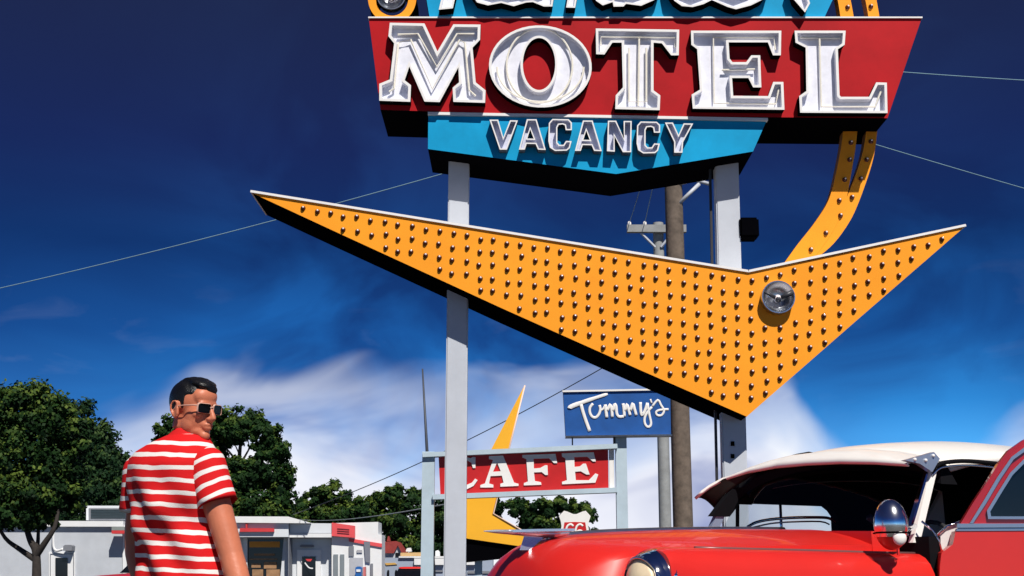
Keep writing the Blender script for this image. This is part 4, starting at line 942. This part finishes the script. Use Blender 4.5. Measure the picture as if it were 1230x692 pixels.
# ------------------------------------------------------------------ the man
SKIN = mat('skin', (.58, .185, .10), .45, var=.10, scale=9, bump=.08, bscale=60, spec=.35)
HAIR = mat('hair_black', (.006, .006, .007), .38, var=.3, scale=20, spec=.4, bump=.35, bscale=140)
def shirtmat(name, axis, org, per, wfrac=.345, amp=.014):
    m = bpy.data.materials.new(name); m.use_nodes = True; nt = m.node_tree; b = nt.nodes['Principled BSDF']; N = nt.nodes.new; L = nt.links.new
    b.inputs['Roughness'].default_value = .8; b.inputs['Specular IOR Level'].default_value = .15
    tc = N('ShaderNodeTexCoord'); sub = N('ShaderNodeVectorMath'); sub.operation = 'SUBTRACT'; sub.inputs[1].default_value = org; L(tc.outputs['Object'], sub.inputs[0])
    dt = N('ShaderNodeVectorMath'); dt.operation = 'DOT_PRODUCT'; dt.inputs[1].default_value = axis; L(sub.outputs[0], dt.inputs[0])
    n = N('ShaderNodeTexNoise'); n.inputs['Scale'].default_value = 7; n.inputs['Detail'].default_value = 2; L(tc.outputs['Object'], n.inputs['Vector'])
    def M(op, a, c):
        q = N('ShaderNodeMath'); q.operation = op
        for i, v in enumerate((a, c)):
            if isinstance(v, (int, float)): q.inputs[i].default_value = v
            else: L(v, q.inputs[i])
        return q.outputs[0]
    z = M('ADD', dt.outputs['Value'], M('MULTIPLY', M('SUBTRACT', n.outputs['Fac'], .5), amp*2))
    f = M('FRACT', M('DIVIDE', z, per), 0)
    r = N('ShaderNodeValToRGB'); r.color_ramp.interpolation = 'LINEAR'; e = r.color_ramp.elements; e.new(.5); e.new(.6)
    rd, wh = (.62, .012, .014, 1), (.80, .76, .73, 1)
    for q, (p, c) in zip(e, ((1-wfrac-.02, rd), (1-wfrac+.01, wh), (.985, wh), (1.0, rd))): q.position = p; q.color = c
    L(f, r.inputs['Fac'])
    n3 = N('ShaderNodeTexNoise'); n3.inputs['Scale'].default_value = 260; n3.inputs['Detail'].default_value = 2; L(tc.outputs['Object'], n3.inputs['Vector'])
    bp = N('ShaderNodeBump'); bp.inputs['Strength'].default_value = .25; bp.inputs['Distance'].default_value = .004; L(n3.outputs['Fac'], bp.inputs['Height']); L(bp.outputs['Normal'], b.inputs['Normal'])
    L(r.outputs['Color'], b.inputs['Base Color']); return m
def remesh(o, vox, smooth=4, fac=.5):
    md = o.modifiers.new('r', 'REMESH'); md.mode = 'VOXEL'; md.voxel_size = vox; md.use_smooth_shade = True
    md = o.modifiers.new('sm', 'SMOOTH'); md.iterations = smooth; md.factor = fac
    bpy.context.view_layer.update(); dg = bpy.context.evaluated_depsgraph_get()
    me = bpy.data.meshes.new_from_object(o.evaluated_get(dg)); o.modifiers.clear()
    mats = [m for m in o.data.materials]; o.data = me
    me.materials.clear()
    for m in mats: me.materials.append(m)
    for p in me.polygons: p.use_smooth = True
    me.name = o.name
MX, MY = at(214, 690, 5.72).x, 5.72
man = empty('man', (MX, MY, 0), 'person in a red and white striped shirt and sunglasses, seen from behind, looking right', 'person'); man.name = 'person'
BETA = R(28); bf = V((sin(BETA), cos(BETA), 0)); brr = V((cos(BETA), -sin(BETA), 0))
def ML(px, py, Y=5.72): p = at(px, py, Y); return V((p.x-MX, p.y-MY, p.z))
def tors(cpt, a, c, n=36, pw=2.3):
    out = []
    for i in range(n):
        t = 2*pi*i/n; x = a*abs(cos(t))**(2/pw)*(1 if cos(t) > 0 else -1); y = c*abs(sin(t))**(2/pw)*(1 if sin(t) > 0 else -1)
        out.append(cpt+brr*x+bf*y)
    return out
def cx(px, z, back=0): return V((at(px, 600, 5.72).x-MX, 0, z)) - bf*back
TOR = [(228, .86, .198, .148, 0), (227, .95, .194, .146, 0), (223, 1.03, .190, .144, .0), (219, 1.12, .190, .142, .008), (215, 1.21, .198, .142, .016), (211, 1.30, .206, .144, .022), (211, 1.37, .206, .138, .024), (212, 1.425, .190, .118, .02), (216, 1.465, .135, .095, .012), (223, 1.50, .085, .078, .0), (227, 1.54, .066, .068, -.005)]
skel = bmesh.new()
loft(skel, [tors(cx(px, z, b_), a-(.032 if z < 1.42 else .016), c-(.032 if z < 1.42 else .016)) for px, z, a, c, b_ in TOR])
# neck into the head
HC = ML(233, 492, 5.70); HYAW = R(-35)
HM = Matrix.Translation(HC) @ Matrix.Rotation(HYAW, 4, 'Z') @ Matrix.Rotation(R(4), 4, 'Y')
tube(skel, [cx(221, 1.44), cx(226, 1.52), HM @ V((-.028, 0, -.07)), HM @ V((-.02, 0, .0))], [.078, .070, .067, .062], 20)
hs = 1.07
def hb(c, r, rot=None):
    M = HM @ Matrix.Scale(hs, 4) @ Matrix.Translation(c) @ (rot or Matrix.Identity(4)) @ Matrix.Diagonal((*r, 1))
    bmesh.ops.create_uvsphere(skel, u_segments=28, v_segments=20, radius=1, matrix=M)
hb((-.015, 0, .036), (.098, .076, .088)); hb((.030, 0, -.022), (.060, .062, .095)); hb((.028, 0, -.080), (.058, .050, .036), Matrix.Rotation(R(14), 4, 'Y'))
hb((.076, 0, -.103), (.020, .024, .019)); hb((.078, 0, .022), (.018, .048, .015)); hb((.060, .036, -.022), (.025, .022, .020)); hb((.060, -.036, -.022), (.025, .022, .020))
hb((.055, 0, .05), (.042, .056, .045)); hb((.084, 0, -.062), (.015, .026, .024)); hb((.094, 0, -.061), (.013, .023, .0065)); hb((.092, 0, -.075), (.013, .020, .0070))
hb((.02, .048, -.06), (.035, .014, .035)); hb((.02, -.048, -.06), (.035, .014, .035))
for y in (.030, -.030): hb((.074, y, .0), (.012, .014, .010))
tube(skel, [HM @ (V(q)*hs) for q in ((.086, 0, .014), (.100, 0, -.004), (.113, 0, -.024), (.119, 0, -.036), (.108, 0, -.045))], [.010, .0105, .0115, .0125, .010], 12)
for y in (.012, -.012): hb((.104, y, -.039), (.011, .0085, .008))
for sd in (1, -1):
    rot = Matrix.Rotation(R(24*sd), 4, 'Z') @ Matrix.Rotation(R(-8), 4, 'Y')
    hb((-.012, sd*.079, -.012), (.021, .007, .034), rot)
    P = [(-.001, .078, -.03), (-.004, .084, .014), (-.015, .089, .026), (-.030, .092, .014), (-.033, .090, -.010), (-.020, .084, -.034), (-.006, .079, -.042)]
    tube(skel, [HM @ (V((q[0], sd*q[1], q[2]))*hs) for q in smoothpts(P, 3)], .0055, 8)
# arms with hands
def arm(S, E_, W_, r, palmdir, side):
    tube(skel, smoothpts([S, S.lerp(E_, .5)+V((0, 0, 0)), E_, E_.lerp(W_, .45), W_], 4), [r[0]+(r[1]-r[0])*min(1, i/8)*1.0 if i <= 8 else r[1]*(1.0+.10*sin((i-8)/8*pi))+(r[2]-r[1])*((i-8)/8)**1.3 for i in range(17)], 20)
    d = (W_-E_).normalized(); s_ = palmdir.normalized(); s_ = (s_-d*s_.dot(d)).normalized(); nrm_ = d.cross(s_)
    loft(skel, [[W_+d*u+s_*(hw*cos(2*pi*k/16))+nrm_*(th*sin(2*pi*k/16)) for k in range(16)] for u, hw, th in ((-.02, .027, .02), (.02, .034, .018), (.06, .042, .016), (.095, .040, .013))])
    for k, ln in enumerate((.070, .080, .075, .058)):
        o = W_+d*.085+s_*(.031-.0205*k); c_ = nrm_*side
        tube(skel, smoothpts([o-d*.02, o+d*ln*.4+c_*.006, o+d*ln*.72+c_*.020, o+d*ln*.9+c_*.038], 3), [.0095]*7+[.009, .0085, .007], 10)
    o = W_+d*.03+s_*.03; tube(skel, smoothpts([o-d*.01-s_*.01, o+d*.03+s_*.022, o+d*.062+s_*.03+nrm_*side*.012], 3), [.013, .013, .012, .011, .0105, .01, .008], 10)
SR = cx(207, 1.39, .02)+brr*.185-V((0, 0, .01)); ER = ML(278, 668, 5.56); WR = ML(300, 748, 5.50)
arm(SR, ER, WR, (.067, .050, .031), bf, -1)
SLs = cx(211, 1.37, .02)-brr*.178; EL = ML(163, 655, 5.84); WL = ML(178, 735, 5.75)
arm(SLs, EL, WL, (.062, .047, .028), bf, 1)
# legs
for sd in (1, -1):
    hp = cx(222, .90)+brr*sd*.09
    tube(skel, smoothpts([hp, V((hp.x, hp.y, .70))+brr*sd*.01, V((hp.x, hp.y, .48))+brr*sd*.02+bf*.01, V((hp.x, hp.y, .32))+brr*sd*.02-bf*.01, V((hp.x, hp.y, .09))+brr*sd*.02], 4), [.095-.055*i/16 for i in range(17)], 18)
    f = V((hp.x, hp.y, .05))+brr*sd*.02; tube(skel, [f-bf*.05, f+bf*.05-V((0, 0, .01)), f+bf*.17-V((0, 0, .02))], [.042, .040, .028], 14)
body = done('body', skel, SKIN, man, smooth=True); remesh(body, .0052, 3)
# shirt torso
bm = bmesh.new()
loft(bm, [tors(cx(px, z, b_), a+e_, c+e_, 64) for (px, z, a, c, b_), e_ in zip(TOR[:-1], (.018, .016, .014, .012, .010, .008, .008, .008, .008, .004))])
for s_, S0 in ((1, SR), (-1, SLs)): ball(bm, S0-brr*s_*.012, (.078, .078, .074), 24, 16)
shirt = done('shirt', bm, shirtmat('striped_cotton', (.05, 0, 1), (0, 0, .008), .0520), man, smooth=True); remesh(shirt, .0085, 6)
me = shirt.data
NRM = [v.normal.copy() for v in me.vertices]
for v, n in zip(me.vertices, NRM):
    p = v.co.copy(); q = p.dot(brr); z = p.z
    low = max(0, min(1, (1.40-z)/.2)); back = max(0, -n.dot(bf)*.7+.3)
    f = sin((q*1.0+(z-1.2)*.55)*34+1.5*sin(z*6))*.010+sin((q*.6-(z-1.2)*1.1)*27+.8)*.006+noise.noise(p*7)*.012+sin((q*.9-(z-1.2)*.7)*15+2.2)*.010
    v.co = p+n*(f*1.15*low*(.35+.65*back))
me.update()
def sleeve(S0, E0, r0, r1, ln, name, tint_axis):
    d = (E0-S0).normalized(); u = d.orthogonal().normalized(); w_ = d.cross(u); bm = bmesh.new(); rings = []
    for j in range(15):
        f = j/12; rr = (r0+(r1-r0)*min(f, 1)) if j <= 12 else r1-.006*(j-12); dist = -.045+(ln+.045)*min(f, 1)-(.012*(j-12) if j > 12 else 0)
        if j < 3: rr *= (.62, .85, .96)[j]
        rings.append([S0+d*dist+(u*cos(2*pi*k/40)+w_*sin(2*pi*k/40))*(rr*(1+.035*sin(k*.62+j*.35)*f)) for k in range(40)])
    loft(bm, rings, cap=True)
    return done(name, bm, shirtmat('striped_cotton_sleeve', tuple(-d*.93+V((-.12, 0, 0))), tuple(S0), .0520), shirt, smooth=True)
sleeve(SR+brr*.004, ER, .080, .084, .195, 'sleeve', None)
sleeve(SLs-brr*.004, EL, .078, .082, .19, 'sleeve', None)
bm = bmesh.new(); rings = []
for (px, z, a, c) in ((221, 1.478, .098, .088), (223.5, 1.497, .086, .080), (225, 1.512, .079, .075), (225, 1.514, .074, .070), (223, 1.49, .074, .070)):
    rings.append(tors(cx(px, z, -.002), a, c, 48, 2.0))
for rg in rings:
    for p in rg: p.z += .014*max(-1, min(1, -(p-cx(224, 0)).dot(bf)/.08))
loft(bm, rings, cap=False); done('collar', bm, mat('collar_red', (.60, .014, .015), .8, spec=.15), shirt, smooth=True)
# trousers, belt, shoes
bm = bmesh.new()
loft(bm, [tors(cx(222, z), a, c) for z, a, c in ((.78, .175, .125), (.88, .184, .128), (.93, .178, .122))])
for sd in (1, -1):
    hp = cx(222, .90)+brr*sd*.092
    tube(bm, [V((hp.x, hp.y, z))+brr*sd*.015*(.9-z)/.6 for z in (.86, .7, .5, .3, .08)], [.108, .103, .088, .080, .078], 24)
tr = done('trousers', bm, mat('blue_trousers', (.03, .05, .10), .85, var=.2, scale=30), man, smooth=True); remesh(tr, .012, 6)
for sd in (1, -1):
    f = cx(222, .05)+brr*sd*.112; bm = bmesh.new(); loft(bm, [[f+bf*u+brr*(hw*cos(2*pi*k/20))+V((0, 0, zc_-.05+hz*sin(2*pi*k/20))) for k in range(20)] for u, hw, zc_, hz in ((-.09, .03, .045, .04), (-.06, .042, .05, .048), (.0, .046, .055, .053), (.10, .05, .042, .040), (.17, .044, .034, .031), (.2, .025, .026, .02))])
    done('shoe', bm, mat('black_leather', (.01, .01, .01), .3), man, smooth=True)
# hair
bm = bmesh.new()
def hh(c, r, rot=None):
    M = HM @ Matrix.Scale(hs, 4) @ Matrix.Translation(c) @ (rot or Matrix.Identity(4)) @ Matrix.Diagonal((*r, 1))
    return bmesh.ops.create_uvsphere(bm, u_segments=56, v_segments=40, radius=1, matrix=M)['verts']
HI = (HM @ Matrix.Scale(hs, 4)).inverted()
for v in hh((-.018, 0, .040), (.1015, .0800, .0890)):
    q = HI @ v.co
    hl_ = .058+.30*max(0, q.x-.045) - 1.15*max(0, .02-q.x)      # hairline height as it runs back past the ear
    if q.x < -.045: hl_ = -.075
    if -.006 < q.x < .016 and abs(q.y) > .05: hl_ = .0          # sideburn
    k = min(1, max(0, (hl_-q.z)/.016))
    if k > 0:
        c0 = V((-.015, 0, .036)); q = c0+(q-c0)*(1-.13*k); v.co = (HM @ Matrix.Scale(hs, 4)) @ q
hh((.040, 0, .103), (.050, .056, .020), Matrix.Rotation(R(10), 4, 'Y')); hh((.066, -.006, .096), (.030, .046, .018), Matrix.Rotation(R(24), 4, 'Y')); hh((.0, 0, .115), (.06, .05, .016)); hh((.083, .008, .079), (.013, .030, .020))
hair = done('hair', bm, HAIR, body, smooth=True); remesh(hair, .0045, 3)
for v in hair.data.vertices:
    q = HI @ v.co; v.co += v.normal*.0007*(q.x < .04)*sin(q.y*260+q.x*60)
# sunglasses
bm = bmesh.new(); bl = bmesh.new(); TM = HM @ Matrix.Scale(hs, 4)
def rrect(cy, cz, w_, h_, x0, n=6, rd=.010):
    out = []
    for (sx_, sz_, a0) in ((1, 1, 0), (-1, 1, 90), (-1, -1, 180), (1, -1, 270)):
        for i in range(n):
            a = R(a0+90*i/(n-1)); out.append(V((x0, cy+sx_*(w_-rd)+rd*cos(a), cz+sz_*(h_-rd)+rd*sin(a))))
    return out
for sd in (1, -1):
    cy = sd*.0345; curve = lambda p: V((p.x-.9*max(0, abs(p.y)-.02)**1.15*.6, p.y, p.z))
    o = [curve(p) for p in rrect(cy, .002, .030, .0205, .1035)]; i_ = [curve(p) for p in rrect(cy, .001, .0275, .0185, .1045)]
    a = [bm.verts.new(TM @ p) for p in o]; b_ = [bm.verts.new(TM @ (p+V((.004, 0, 0)))) for p in i_]; c_ = [bm.verts.new(TM @ (p-V((.003, 0, 0)))) for p in i_]; n = len(a)
    for k in range(n): bm.faces.new((a[k], a[(k+1) % n], b_[(k+1) % n], b_[k])); bm.faces.new((b_[k], b_[(k+1) % n], c_[(k+1) % n], c_[k])); bm.faces.new((c_[k], c_[(k+1) % n], a[(k+1) % n], a[k]))
    bl.faces.new([bl.verts.new(TM @ p) for p in i_])
    tube(bm, [TM @ V(q) for q in ((.088, sd*.064, .010), (.078, sd*.070, .011), (.03, sd*.0795, .009), (-.008, sd*.084, .006), (-.022, sd*.085, -.008))], [.0035, .0032, .0026, .0026, .002], 8)
tube(bm, [TM @ V(q) for q in ((.103, -.008, .006), (.107, 0, .009), (.103, .008, .006))], .003, 8)
sg = done('sunglasses', bm, mat('clear_pink_frame', (.62, .36, .28), .25, coat=.3), body, smooth=True, angle=40)
ob = done('dark_lens', bl, mat('lens_black', (.002, .002, .003), .2, spec=.2), sg); md = ob.modifiers.new('s', 'SOLIDIFY'); md.thickness = .002
